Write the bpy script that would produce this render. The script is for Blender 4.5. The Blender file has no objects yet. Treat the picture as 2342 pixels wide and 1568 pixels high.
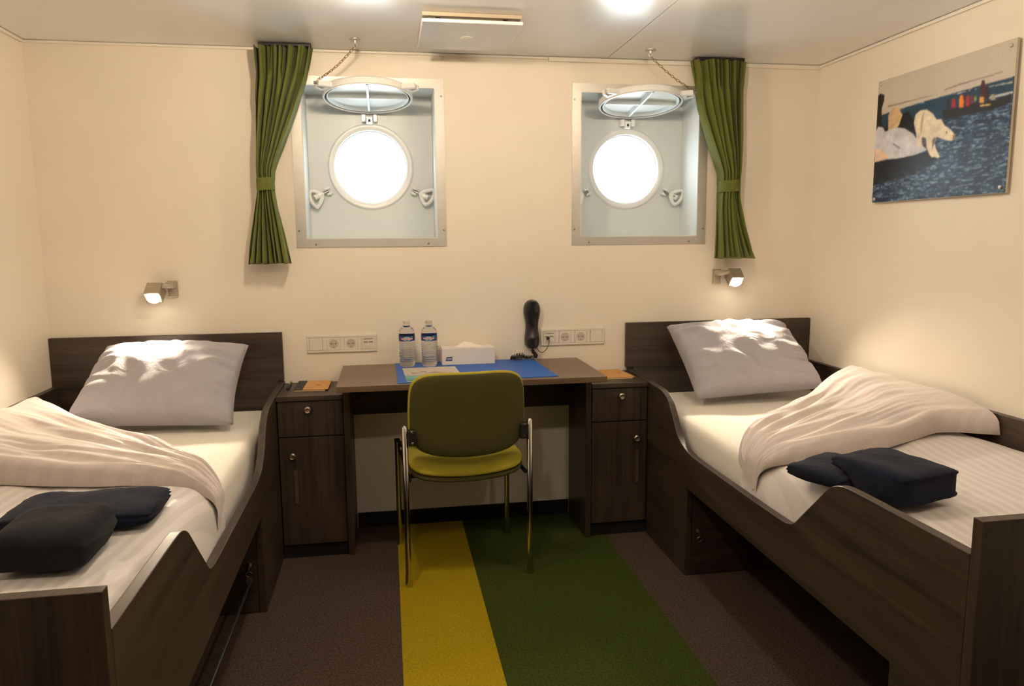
import bpy, bmesh, math, random
import numpy as np
from mathutils import Vector, Matrix, noise

random.seed(7)
scene = bpy.context.scene
C = scene.collection

# ------------------------------------------------------------------ camera
W, H = 2342, 1568
cam_d = bpy.data.cameras.new('camera')
cam = bpy.data.objects.new('camera', cam_d); C.objects.link(cam); scene.camera = cam
cam_d.sensor_fit = 'HORIZONTAL'; cam_d.sensor_width = 36.0
cam_d.lens = 36.0 * 1698.07 / W
cam_d.clip_start = 0.02
yaw, pitch, roll = 0.16602, -0.13847, -0.00809
fwd = Vector((math.sin(yaw)*math.cos(pitch), math.cos(yaw)*math.cos(pitch), math.sin(pitch)))
rt = Vector((math.cos(yaw), -math.sin(yaw), 0)); up = rt.cross(fwd)
r2 = math.cos(roll)*rt + math.sin(roll)*up; u2 = -math.sin(roll)*rt + math.cos(roll)*up
cam.matrix_world = Matrix(((r2.x, u2.x, -fwd.x, 0.01062), (r2.y, u2.y, -fwd.y, -3.30837), (r2.z, u2.z, -fwd.z, 1.29211), (0, 0, 0, 1)))

# ------------------------------------------------------------------ world, exposure, room lights
scene.view_settings.view_transform = 'Standard'; scene.view_settings.look = 'None'
scene.view_settings.gamma = 1.0; scene.view_settings.use_curve_mapping = False
scene.view_settings.exposure = 0.0
scene.cycles.use_denoising = True
scene.cycles.max_bounces = 10; scene.cycles.diffuse_bounces = 6
scene.cycles.sample_clamp_indirect = 6.0
world = bpy.data.worlds.new('overcast_sky'); scene.world = world; world.use_nodes = True
bg = world.node_tree.nodes['Background']; bg.inputs[0].default_value = (0.86, 0.96, 1.0, 1); bg.inputs[1].default_value = 13.0

XL, XR, ZC, YB = -1.366, 2.029, 2.08, -4.25
LX, RX = -0.44, 1.11            # aisle faces of the two beds
# opal dome lamps on the ceiling, all just outside the frame: x, y, radiant power
CEILING_LAMPS = [(-0.10, -1.05, 25), (0.92, -1.14, 15), (-0.15, -2.60, 19), (0.95, -2.60, 14)]
LAMP_COLOR = (1.0, 0.79, 0.56)
PORTS = [(-0.044, 1.622), (1.158, 1.622)]
for (px_, pz_) in PORTS:           # sampling guide for the daylight that comes through each porthole
    ld = bpy.data.lights.new('daylight_portal', 'AREA'); ld.shape = 'DISK'; ld.size = 0.36
    ld.cycles.is_portal = True
    lo = bpy.data.objects.new('daylight_portal', ld); C.objects.link(lo); lo.location = (px_, 0.30, pz_)
    lo.rotation_euler = (math.radians(-90), 0, 0)

# ------------------------------------------------------------------ materials
def s2l(c):
    return tuple(((v/255)/12.92 if v/255 <= 0.04045 else ((v/255+0.055)/1.055)**2.4) for v in c)
def newmat(name):
    m = bpy.data.materials.new(name); m.use_nodes = True
    nt = m.node_tree; b = nt.nodes['Principled BSDF']
    return m, nt, b
def N(nt, t, **k):
    n = nt.nodes.new(t)
    for a, v in k.items(): setattr(n, a, v)
    return n
def plain(name, col, rough=0.5, metal=0.0, bump=0.0, bscale=200, var=0.0, vscale=6, spec=0.5, sheen=0.0, emis=None, estr=0):
    m, nt, b = newmat(name)
    b.inputs['Base Color'].default_value = (*col, 1); b.inputs['Roughness'].default_value = rough
    b.inputs['Metallic'].default_value = metal; b.inputs['Specular IOR Level'].default_value = spec
    b.inputs['Sheen Weight'].default_value = sheen
    tc = N(nt, 'ShaderNodeTexCoord')
    ns = N(nt, 'ShaderNodeTexNoise'); ns.inputs['Scale'].default_value = vscale; ns.inputs['Detail'].default_value = 5
    nt.links.new(tc.outputs['Object'], ns.inputs['Vector'])
    mr = N(nt, 'ShaderNodeMapRange'); mr.inputs[3].default_value = 1-var; mr.inputs[4].default_value = 1+var
    mr.inputs[1].default_value = .3; mr.inputs[2].default_value = .7
    nt.links.new(ns.outputs['Fac'], mr.inputs[0])
    mx = N(nt, 'ShaderNodeVectorMath', operation='SCALE'); mx.inputs[0].default_value = col
    nt.links.new(mr.outputs[0], mx.inputs['Scale']); nt.links.new(mx.outputs[0], b.inputs['Base Color'])
    if bump:
        n2 = N(nt, 'ShaderNodeTexNoise'); n2.inputs['Scale'].default_value = bscale; n2.inputs['Detail'].default_value = 3
        nt.links.new(tc.outputs['Object'], n2.inputs['Vector'])
        bp = N(nt, 'ShaderNodeBump'); bp.inputs['Strength'].default_value = bump; bp.inputs['Distance'].default_value = 0.002
        nt.links.new(n2.outputs['Fac'], bp.inputs['Height']); nt.links.new(bp.outputs[0], b.inputs['Normal'])
    if emis:
        b.inputs['Emission Color'].default_value = (*emis, 1); b.inputs['Emission Strength'].default_value = estr
    return m
def wood(name, axis, dark=(0.019, 0.0125, 0.0085), light=(0.066, 0.044, 0.029), rough=0.42, spec=0.5):
    m, nt, b = newmat(name)
    tc = N(nt, 'ShaderNodeTexCoord'); mp = N(nt, 'ShaderNodeMapping')
    sc = [38, 38, 38]; sc[axis] = 1.4
    mp.inputs['Scale'].default_value = sc
    nt.links.new(tc.outputs['Object'], mp.inputs['Vector'])
    n1 = N(nt, 'ShaderNodeTexNoise'); n1.inputs['Scale'].default_value = 1.0; n1.inputs['Detail'].default_value = 8; n1.inputs['Roughness'].default_value = .62
    n1.inputs['Distortion'].default_value = .6
    nt.links.new(mp.outputs[0], n1.inputs['Vector'])
    mp2 = N(nt, 'ShaderNodeMapping'); sc2 = [210, 210, 210]; sc2[axis] = 9; mp2.inputs['Scale'].default_value = sc2
    nt.links.new(tc.outputs['Object'], mp2.inputs['Vector'])
    n2 = N(nt, 'ShaderNodeTexNoise'); n2.inputs['Scale'].default_value = 1.0; n2.inputs['Detail'].default_value = 3
    nt.links.new(mp2.outputs[0], n2.inputs['Vector'])
    ad = N(nt, 'ShaderNodeMath', operation='MULTIPLY_ADD'); ad.inputs[1].default_value = .35
    nt.links.new(n2.outputs['Fac'], ad.inputs[0]); nt.links.new(n1.outputs['Fac'], ad.inputs[2])
    cr = N(nt, 'ShaderNodeValToRGB'); cr.color_ramp.elements[0].position = .48; cr.color_ramp.elements[1].position = .88
    cr.color_ramp.elements[0].color = (*dark, 1); cr.color_ramp.elements[1].color = (*light, 1)
    nt.links.new(ad.outputs[0], cr.inputs[0]); nt.links.new(cr.outputs[0], b.inputs['Base Color'])
    bp = N(nt, 'ShaderNodeBump'); bp.inputs['Strength'].default_value = .12; bp.inputs['Distance'].default_value = .001
    nt.links.new(n2.outputs['Fac'], bp.inputs['Height']); nt.links.new(bp.outputs[0], b.inputs['Normal'])
    b.inputs['Roughness'].default_value = rough; b.inputs['Specular IOR Level'].default_value = spec
    return m
def fabric(name, col, stripes=False, sdark=.88, rough=.85, angle=0.0, weave=900, bump=.15, wr=0.0, sheen=.15):
    m, nt, b = newmat(name)
    tc = N(nt, 'ShaderNodeTexCoord')
    b.inputs['Roughness'].default_value = rough; b.inputs['Sheen Weight'].default_value = sheen
    b.inputs['Specular IOR Level'].default_value = .25
    n1 = N(nt, 'ShaderNodeTexNoise'); n1.inputs['Scale'].default_value = weave; n1.inputs['Detail'].default_value = 2
    nt.links.new(tc.outputs['Object'], n1.inputs['Vector'])
    bp = N(nt, 'ShaderNodeBump'); bp.inputs['Strength'].default_value = bump; bp.inputs['Distance'].default_value = .001
    nt.links.new(n1.outputs['Fac'], bp.inputs['Height'])
    last = bp
    if wr:
        n3 = N(nt, 'ShaderNodeTexNoise'); n3.inputs['Scale'].default_value = 9; n3.inputs['Detail'].default_value = 6
        n3.inputs['Distortion'].default_value = 1.2
        nt.links.new(tc.outputs['Object'], n3.inputs['Vector'])
        b2 = N(nt, 'ShaderNodeBump'); b2.inputs['Strength'].default_value = wr; b2.inputs['Distance'].default_value = .02
        nt.links.new(n3.outputs['Fac'], b2.inputs['Height']); nt.links.new(bp.outputs[0], b2.inputs['Normal']); last = b2
    nt.links.new(last.outputs[0], b.inputs['Normal'])
    if stripes:
        mp = N(nt, 'ShaderNodeMapping'); mp.inputs['Rotation'].default_value = (0, 0, angle)
        nt.links.new(tc.outputs['Object'], mp.inputs['Vector'])
        wv = N(nt, 'ShaderNodeTexWave', wave_type='BANDS', bands_direction='X'); wv.inputs['Scale'].default_value = 9.0
        wv.inputs['Distortion'].default_value = .35; wv.inputs['Detail'].default_value = 1
        nt.links.new(mp.outputs[0], wv.inputs['Vector'])
        cr = N(nt, 'ShaderNodeValToRGB'); cr.color_ramp.elements[0].position = .42; cr.color_ramp.elements[1].position = .58
        cr.color_ramp.elements[0].color = (*[c*sdark for c in col], 1); cr.color_ramp.elements[1].color = (*col, 1)
        nt.links.new(wv.outputs['Fac'], cr.inputs[0]); nt.links.new(cr.outputs[0], b.inputs['Base Color'])
        mr = N(nt, 'ShaderNodeMapRange'); mr.inputs[3].default_value = rough-.3; mr.inputs[4].default_value = rough
        nt.links.new(wv.outputs['Fac'], mr.inputs[0]); nt.links.new(mr.outputs[0], b.inputs['Roughness'])
    else:
        mr = N(nt, 'ShaderNodeMapRange'); mr.inputs[1].default_value = .3; mr.inputs[2].default_value = .7
        mr.inputs[3].default_value = .86; mr.inputs[4].default_value = 1.12
        nt.links.new(n1.outputs['Fac'], mr.inputs[0])
        mx = N(nt, 'ShaderNodeVectorMath', operation='SCALE'); mx.inputs[0].default_value = col
        nt.links.new(mr.outputs[0], mx.inputs['Scale']); nt.links.new(mx.outputs[0], b.inputs['Base Color'])
    return m

M = {}
M['wall'] = plain('painted_wall_panel', (0.82, 0.75, 0.65), .55, bump=.10, bscale=160, var=.02, vscale=4)
M['ceiling'] = plain('glossy_ceiling_panel', (0.86, 0.88, 0.89), .20, var=.01, spec=.9)
M['trim'] = plain('white_trim', (0.80, 0.76, 0.68), .4)
M['shaded_base_beige'] = plain('shaded_base_beige', (0.42, 0.35, 0.26), .5)  # darker beige puts the shade on the diffuser's base frame into its colour
M['gap'] = plain('shadow_gap_filler', (0.12, 0.10, 0.08), .8)
M['black_base'] = plain('black_rubber_skirting', (0.008, 0.007, 0.007), .7, spec=.25)
M['wood_y'] = wood('wenge_laminate_lengthwise', 1)
M['wood_z'] = wood('wenge_laminate_upright', 2)
M['wood_x'] = wood('wenge_laminate_crosswise', 0)
M['wood_desk'] = wood('desk_laminate_with_reflection', 0, dark=(0.090, 0.055, 0.033), light=(0.17, 0.108, 0.066), rough=.36, spec=.6)  # wood colours lightened to hold the bright wall's reflection on the desk top
M['alu'] = plain('brushed_aluminium', (0.62, 0.60, 0.57), .42, metal=.75, var=.03, vscale=30)
M['recess'] = plain('grey_white_steel_paint', (0.66, 0.70, 0.70), .38, bump=.25, bscale=45, var=.02)
M['white_paint'] = plain('glossy_white_paint', (0.78, 0.79, 0.78), .25)
M['dish'] = plain('dish_white_paint', (0.80, 0.86, 0.86), .3)
M['gasket'] = plain('black_gasket', (0.03, 0.035, 0.04), .6)
M['bolt_steel'] = plain('bolt_steel', (0.35, 0.34, 0.32), .35, metal=1)
M['chrome'] = plain('chrome', (0.62, 0.60, 0.56), .12, metal=1)
M['chain_brass'] = plain('dark_brass', (0.30, 0.20, 0.10), .4, metal=.8)
M['brass'] = plain('satin_nickel', (0.60, 0.52, 0.40), .3, metal=1)
M['brass_dull'] = plain('tarnished_brass', (0.16, 0.125, 0.06), .45, metal=.6)
M['lamp_metal'] = plain('satin_lamp_metal', (0.48, 0.43, 0.34), .4, metal=.7)
M['lamp_lens'] = plain('lit_lens', (1, 1, 1), .3, emis=(1.0, .86, .62), estr=28)
M['down_lens'] = plain('downlight_lens', (1, 1, 1), .3, emis=(1.0, .82, .58), estr=6)
M['plastic'] = plain('ivory_plastic', (0.74, 0.70, 0.62), .3)
M['plastic_dark'] = plain('socket_hole', (0.05, 0.035, 0.02), .6)
M['plastic_shade'] = plain('grey_socket_print', (0.36, 0.32, 0.30), .5)
M['phone'] = plain('black_phone_plastic', (0.008, 0.008, 0.010), .28)
M['cable'] = plain('grey_cable', (0.16, 0.14, 0.13), .5)
M['paper'] = plain('white_paper', (0.80, 0.78, 0.74), .8)
M['kraft'] = plain('kraft_card', (0.56, 0.30, 0.10), .8, var=.06, vscale=60)
M['kraft_mark'] = plain('kraft_stamp', (0.38, 0.16, 0.06), .8)
M['pages'] = plain('cream_pages', (0.78, 0.64, 0.38), .8)
M['black_cloth'] = plain('black_spine', (0.012, 0.013, 0.018), .6)
M['yellow_mark'] = plain('yellow_ribbon', (0.60, 0.42, 0.06), .6)
M['mat_blue'] = plain('blue_desk_mat', (0.012, 0.10, 0.42), .55, bump=.2, bscale=500, var=.04, vscale=80)
M['card'] = plain('white_card_box', (0.74, 0.70, 0.66), .6, var=.02)
M['tissue'] = plain('tissue_paper', (0.86, 0.80, 0.72), .9)
M['navy_print'] = plain('navy_print', (0.012, 0.03, 0.10), .5)
M['white_print'] = plain('white_print', (0.80, 0.80, 0.80), .5)
M['label_blue'] = plain('blue_label', (0.012, 0.045, 0.20), .35)
M['label_sky'] = plain('light_blue_oval', (0.30, 0.45, 0.60), .35)
M['label_pink'] = plain('pink_banner', (0.72, 0.36, 0.32), .4)
M['label_green'] = plain('green_dot_print', (0.10, 0.35, 0.12), .4)
M['cap'] = plain('clear_white_cap', (0.58, 0.52, 0.46), .3)
M['sheet'] = fabric('fitted_sheet', (0.84, 0.80, 0.73), weave=700, bump=.05, wr=.03)
M['duvet'] = fabric('striped_duvet_cotton', (0.74, 0.70, 0.69), stripes=True, angle=.12, rough=.8, bump=.05, wr=.10)
M['duvet_fold'] = fabric('duvet_underside_cotton', (0.66, 0.59, 0.57), stripes=True, sdark=.95, angle=1.2, rough=.8, bump=.05, wr=.22)
M['pillow'] = fabric('lavender_grey_pillowcase', (0.40, 0.39, 0.43), weave=700, bump=.05, wr=.45)
M['navy'] = fabric('navy_terry', (0.005, 0.0075, 0.020), weave=500, bump=1.0, wr=.1, sheen=.03, rough=1)
M['navy2'] = fabric('faded_black_terry', (0.006, 0.006, 0.010), weave=500, bump=1.0, wr=.1, sheen=.03, rough=1)
M['green_cloth'] = fabric('green_curtain_cloth', (0.112, 0.130, 0.022), weave=600, bump=.1, rough=.8, sheen=.1)
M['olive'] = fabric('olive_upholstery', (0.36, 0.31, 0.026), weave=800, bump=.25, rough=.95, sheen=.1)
M['black_plastic'] = plain('black_plastic', (0.012, 0.012, 0.012), .4)
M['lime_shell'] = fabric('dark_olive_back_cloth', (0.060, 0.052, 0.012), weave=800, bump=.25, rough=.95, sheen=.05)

m, nt, b = newmat('water_bottle_plastic'); M['bottle'] = m
b.inputs['Transmission Weight'].default_value = 1; b.inputs['IOR'].default_value = 1.30
b.inputs['Roughness'].default_value = .03; b.inputs['Base Color'].default_value = (.97, .98, .98, 1)
m, nt, b = newmat('porthole_glass'); M['glass'] = m
tr = N(nt, 'ShaderNodeBsdfTransparent'); gl = N(nt, 'ShaderNodeBsdfGlossy'); gl.inputs['Roughness'].default_value = .02
mx = N(nt, 'ShaderNodeMixShader'); mx.inputs[0].default_value = .06
nt.links.new(tr.outputs[0], mx.inputs[1]); nt.links.new(gl.outputs[0], mx.inputs[2])
nt.links.new(mx.outputs[0], nt.nodes['Material Output'].inputs['Surface'])
m, nt, b = newmat('picture_print'); M['print'] = m
at = N(nt, 'ShaderNodeAttribute', attribute_name='ink'); nt.links.new(at.outputs['Color'], b.inputs['Base Color'])
b.inputs['Roughness'].default_value = .38
m, nt, b = newmat('acrylic_edge'); M['acrylic'] = m
b.inputs['Base Color'].default_value = (.62, .56, .46, 1); b.inputs['Roughness'].default_value = .1

# carpet: brown speckled, with a yellow and a green inlaid run
m, nt, b = newmat('inlaid_carpet'); M['carpet'] = m
tc = N(nt, 'ShaderNodeTexCoord'); sp = N(nt, 'ShaderNodeSeparateXYZ'); nt.links.new(tc.outputs['Object'], sp.inputs[0])
n1 = N(nt, 'ShaderNodeTexNoise'); n1.inputs['Scale'].default_value = 150; n1.inputs['Detail'].default_value = 5; n1.inputs['Roughness'].default_value = .9
nt.links.new(tc.outputs['Object'], n1.inputs['Vector'])
def ramp(c0, c1, p0=.40, p1=.62):
    cr = N(nt, 'ShaderNodeValToRGB'); cr.color_ramp.elements[0].position = p0; cr.color_ramp.elements[1].position = p1
    cr.color_ramp.elements[0].color = (*c0, 1); cr.color_ramp.elements[1].color = (*c1, 1)
    nt.links.new(n1.outputs['Fac'], cr.inputs[0]); return cr
rb = ramp((.026, .017, .013), (.120, .080, .060)); ry = ramp((.27, .19, .006), (.46, .34, .012)); rg = ramp((.018, .027, .004), (.058, .080, .012))
def gt(x):
    g = N(nt, 'ShaderNodeMath', operation='GREATER_THAN'); g.inputs[1].default_value = x
    nt.links.new(sp.outputs[0], g.inputs[0]); return g
prev = rb.outputs[0]
for x, r in ((0.023, ry), (0.321, rg), (0.926, rb)):
    mx = N(nt, 'ShaderNodeMixRGB'); nt.links.new(gt(x).outputs[0], mx.inputs[0])
    nt.links.new(prev, mx.inputs[1]); nt.links.new(r.outputs[0], mx.inputs[2]); prev = mx.outputs[0]
nt.links.new(prev, b.inputs['Base Color']); b.inputs['Roughness'].default_value = 1; b.inputs['Specular IOR Level'].default_value = .1
bp = N(nt, 'ShaderNodeBump'); bp.inputs['Strength'].default_value = .7; bp.inputs['Distance'].default_value = .004
nt.links.new(n1.outputs['Fac'], bp.inputs['Height']); nt.links.new(bp.outputs[0], b.inputs['Normal'])

# ------------------------------------------------------------------ mesh helpers
class MB:
    def __init__(self): self.v = []; self.f = []; self.mi = []; self.cur = 0
    def add(self, vs, fs):
        o = len(self.v); self.v += [tuple(p) for p in vs]
        for f in fs: self.f.append([i+o for i in f]); self.mi.append(self.cur)
        return self
    def box(self, x0, x1, y0, y1, z0, z1):
        x0, x1 = min(x0, x1), max(x0, x1); y0, y1 = min(y0, y1), max(y0, y1); z0, z1 = min(z0, z1), max(z0, z1)
        v = [(x, y, z) for x in (x0, x1) for y in (y0, y1) for z in (z0, z1)]
        return self.add(v, [(0, 1, 3, 2), (4, 6, 7, 5), (0, 4, 5, 1), (2, 3, 7, 6), (0, 2, 6, 4), (1, 5, 7, 3)])
    def grid(self, P, closed_u=False):
        n = len(P); k = len(P[0]); vs = [p for r in P for p in r]; fs = []
        for i in range(n - (0 if closed_u else 1)):
            for j in range(k-1):
                a = (i % n)*k+j; b_ = ((i+1) % n)*k+j; fs.append((a, b_, b_+1, a+1))
        return self.add(vs, fs)
    def lathe(self, prof, c, axis=(0, 0, 1), seg=32, caps=True, ref=None):
        ax = Vector(axis).normalized(); t = Vector(ref) if ref else (Vector((1, 0, 0)) if abs(ax.x) < .9 else Vector((0, 1, 0)))
        e1 = (t - ax*t.dot(ax)).normalized(); e2 = ax.cross(e1); c = Vector(c)
        o = len(self.v)
        for (r, h) in prof:
            for i in range(seg):
                a = 2*math.pi*i/seg; self.v.append(tuple(c + ax*h + (e1*math.cos(a)+e2*math.sin(a))*r))
        for j in range(len(prof)-1):
            for i in range(seg):
                a = o+j*seg+i; b_ = o+j*seg+(i+1) % seg
                self.f.append([a, b_, b_+seg, a+seg]); self.mi.append(self.cur)
        if caps:
            self.f.append([o+i for i in range(seg)][::-1]); self.mi.append(self.cur)
            self.f.append([o+(len(prof)-1)*seg+i for i in range(seg)]); self.mi.append(self.cur)
        return self
    def cyl(self, a, b_, r, seg=16, r2=None):
        a = Vector(a); b_ = Vector(b_); return self.lathe([(r, 0), (r2 or r, (b_-a).length)], a, (b_-a), seg)
    def tube(self, pts, r, seg=8):
        pts = [Vector(p) for p in pts]; rows = []; t0 = (pts[1]-pts[0]).normalized()
        nrm = t0.orthogonal().normalized()
        for i, p in enumerate(pts):
            t = (pts[min(i+1, len(pts)-1)]-pts[max(i-1, 0)]).normalized()
            nrm = (nrm - t*nrm.dot(t)).normalized(); bn = t.cross(nrm)
            rows.append([tuple(p+(nrm*math.cos(2*math.pi*k/seg)+bn*math.sin(2*math.pi*k/seg))*r) for k in range(seg+1)])
        self.grid(rows)
        return self
    def torus(self, c, R, r, axis=(0, 0, 1), e=None, stretch=1.0, seg=20, s2=8):
        ax = Vector(axis).normalized(); e1 = Vector(e).normalized() if e else ax.orthogonal().normalized(); e2 = ax.cross(e1)
        c = Vector(c); rows = []
        for i in range(seg):
            a = 2*math.pi*i/seg; d = e1*math.cos(a)*stretch+e2*math.sin(a); dn = (e1*math.cos(a)+e2*math.sin(a)).normalized()
            rows.append([tuple(c+d*R+(dn*math.cos(2*math.pi*k/s2)+ax*math.sin(2*math.pi*k/s2))*r) for k in range(s2+1)])
        return self.grid(rows, closed_u=True)
    def prism(self, poly, fn, t0, t1):
        n = len(poly); v = [fn(a, b_, t0) for a, b_ in poly]+[fn(a, b_, t1) for a, b_ in poly]
        return self.add(v, [list(range(n))[::-1], [n+i for i in range(n)]]+[[i, (i+1) % n, n+(i+1) % n, n+i] for i in range(n)])
    def xform(self, mat, start=0):
        self.v[start:] = [tuple(mat @ Vector(p)) for p in self.v[start:]]; return self

def world_origin(p):
    o = Vector((0, 0, 0))
    while p is not None: o += p.location; p = p.parent
    return o
def part(name, mb, mats, parent=None, smooth=None, bevel=None, seg=2, subsurf=0, label=None, origin=None):
    """links one mesh; coordinates in mb are world coordinates"""
    off = world_origin(parent)
    loc = Vector(origin) - off if origin is not None else Vector((0, 0, 0))
    me = bpy.data.meshes.new(name)
    me.from_pydata([tuple(Vector(p)-off-loc) for p in mb.v], [], mb.f)
    if not isinstance(mats, (list, tuple)): mats = [mats]
    for m_ in mats: me.materials.append(m_)
    me.polygons.foreach_set('material_index', mb.mi)
    bm = bmesh.new(); bm.from_mesh(me); bmesh.ops.remove_doubles(bm, verts=bm.verts, dist=1e-6)
    bmesh.ops.recalc_face_normals(bm, faces=bm.faces)
    if smooth is not None:
        for f in bm.faces: f.smooth = True
        for e in bm.edges:
            if len(e.link_faces) == 2 and e.calc_face_angle(0) > math.radians(smooth): e.smooth = False
    bm.to_mesh(me); bm.free()
    o = bpy.data.objects.new(name, me); C.objects.link(o); o.location = loc
    if parent: o.parent = parent
    if bevel:
        md = o.modifiers.new('bevel', 'BEVEL'); md.width = bevel; md.segments = seg; md.limit_method = 'ANGLE'; md.angle_limit = math.radians(40)
        md.harden_normals = False
    if subsurf:
        md = o.modifiers.new('sub', 'SUBSURF'); md.levels = subsurf; md.render_levels = subsurf
    if label: o['label'] = label
    return o
def tag(o, label, cat, group=None, kind=None):
    o['label'] = label; o['category'] = cat
    if group: o['group'] = group
    if kind: o['kind'] = kind
    return o
def thing(name, loc, label, cat, group=None):
    o = bpy.data.objects.new(name, None); C.objects.link(o); o.location = loc; o.empty_display_size = .1
    return tag(o, label, cat, group)
def struct(o, label=None):
    o['kind'] = 'structure'
    if label: o['label'] = label
    return o
def text_mesh(s, size, bold=0.0):
    cu = bpy.data.curves.new('t', 'FONT'); cu.body = s; cu.size = size; cu.align_x = 'CENTER'; cu.align_y = 'CENTER'; cu.offset = bold; cu.extrude = 0.0002
    o = bpy.data.objects.new('t', cu); C.objects.link(o); dg = bpy.context.evaluated_depsgraph_get()
    me = bpy.data.meshes.new_from_object(o.evaluated_get(dg)); v = [tuple(p.co) for p in me.vertices]; f = [list(p.vertices) for p in me.polygons]
    bpy.data.objects.remove(o); bpy.data.curves.remove(cu); bpy.data.meshes.remove(me)
    return v, f
def smoothpoly(pts, sub=6):
    out = []; n = len(pts)
    for i in range(n-1):
        p0 = pts[max(i-1, 0)]; p1 = pts[i]; p2 = pts[i+1]; p3 = pts[min(i+2, n-1)]
        for k in range(sub):
            t = k/sub
            out.append(tuple(.5*((2*p1[d])+(-p0[d]+p2[d])*t+(2*p0[d]-5*p1[d]+4*p2[d]-p3[d])*t*t+(-p0[d]+3*p1[d]-3*p2[d]+p3[d])*t**3) for d in range(len(p1))))
    out.append(tuple(pts[-1])); return out
def interp(pts, t):
    """piecewise linear through pts, t in 0..1 by arc length"""
    L = [0]
    for a, b_ in zip(pts, pts[1:]): L.append(L[-1]+(Vector(b_)-Vector(a)).length)
    d = t*L[-1]
    for i in range(len(pts)-1):
        if d <= L[i+1] or i == len(pts)-2:
            k = (d-L[i])/max(L[i+1]-L[i], 1e-9); return Vector(pts[i]).lerp(Vector(pts[i+1]), min(max(k, 0), 1))
def fn(x, y, z=0, s=1): return noise.noise(Vector((x*s, y*s, z*s)))

# ------------------------------------------------------------------ room shell
struct(part('floor', MB().box(XL-.05, XR+.05, YB-.05, 0.32, -.06, 0), M['carpet']), 'brown speckled carpet with inlaid yellow and green runs')
mb = MB()
OPEN = [(-.322, .238, 1.300, 1.938), (.882, 1.442, 1.300, 1.938)]
xs = [XL-.05, OPEN[0][0], OPEN[0][1], OPEN[1][0], OPEN[1][1], XR+.05]
for i in range(5):
    if i in (1, 3):
        mb.box(xs[i], xs[i+1], 0, .05, -.06, 1.300); mb.box(xs[i], xs[i+1], 0, .05, 1.938, ZC+.05)
    else: mb.box(xs[i], xs[i+1], 0, .05, -.06, ZC+.05)
struct(part('wall_front', mb, M['wall']), 'cream panelled wall with two square window recesses')
struct(part('wall_left', MB().box(XL-.05, XL, YB, 0, 0, ZC), M['wall']), 'cream wall beside the left bed')
struct(part('wall_right', MB().box(XR, XR+.05, YB, 0, 0, ZC), M['wall']), 'cream wall beside the right bed')
struct(part('wall_back', MB().box(XL-.05, XR+.05, YB-.05, YB, -.06, ZC+.05), M['wood_z']), 'unseen wall behind the viewer, in assumed dark wood that cuts bounce light')  # out of view; dark wood is assumed here to reduce bounce from behind
mb = MB()
mb.box(XL-.05, .9985, YB-.05, .05, ZC, ZC+.04); mb.box(1.0015, XR+.05, YB-.05, .05, ZC, ZC+.04)
mb.cur = 1; mb.box(.99, 1.01, YB-.05, .05, ZC+.0015, ZC+.03)
struct(part('ceiling', mb, [M['ceiling'], M['gap']]), 'glossy white panel ceiling with one seam')
struct(part('trim_1', MB().box(.735, XR-.003, -.012, -.001, ZC-.020, ZC-.002), M['trim'], bevel=.002), 'white cornice strip over the right window')
struct(part('trim_2', MB().box(XL+.003, .728, -.008, -.001, ZC-.012, ZC-.002), M['trim'], bevel=.002), 'thin cornice strip over the left window')
struct(part('trim_3', MB().box(XR-.010, XR-.001, YB+.01, -.015, ZC-.014, ZC-.002), M['trim'], bevel=.002), 'thin cornice strip on the right wall')
struct(part('trim_4', MB().box(XL+.001, XL+.010, YB+.01, -.015, ZC-.014, ZC-.002), M['trim'], bevel=.002), 'thin cornice strip on the left wall')
struct(part('baseboard_front', MB().box(-.150, .828, -.008, -.0005, .0005, .068), M['black_base']), 'black skirting under the desk')

# opal dome lamps (out of the frame)
dl_names = ['before the left porthole', 'before the right porthole', 'above the viewer at the left', 'above the viewer at the right']
for (lx, ly, pw), nm in zip(CEILING_LAMPS, dl_names):
    t = thing('ceiling_lamp', (lx, ly, ZC-.001), 'small round opal globe lamp on the ceiling ' + nm, 'ceiling light', 'opal ceiling lamps')
    part('lamp_base', MB().lathe([(.02, -.0005), (.060, -.0005), (.060, -.006), (.052, -.008), (.012, -.008), (.012, -.014), (.001, -.014)], (lx, ly, ZC), seg=28), M['alu'], t, smooth=30)
    R_ = .036; area = 4*math.pi*R_*R_
    dm = plain('lit_opal_dome', (.9, .9, .9), .4, emis=LAMP_COLOR, estr=pw/(math.pi*area))
    part('opal_globe', MB().lathe([(max(.001, R_*math.cos(a)), -.012-R_-R_*math.sin(a)) for a in [-math.pi/2+math.pi*k/16 for k in range(17)]], (lx, ly, ZC), seg=28, caps=False), dm, t, smooth=80)

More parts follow.
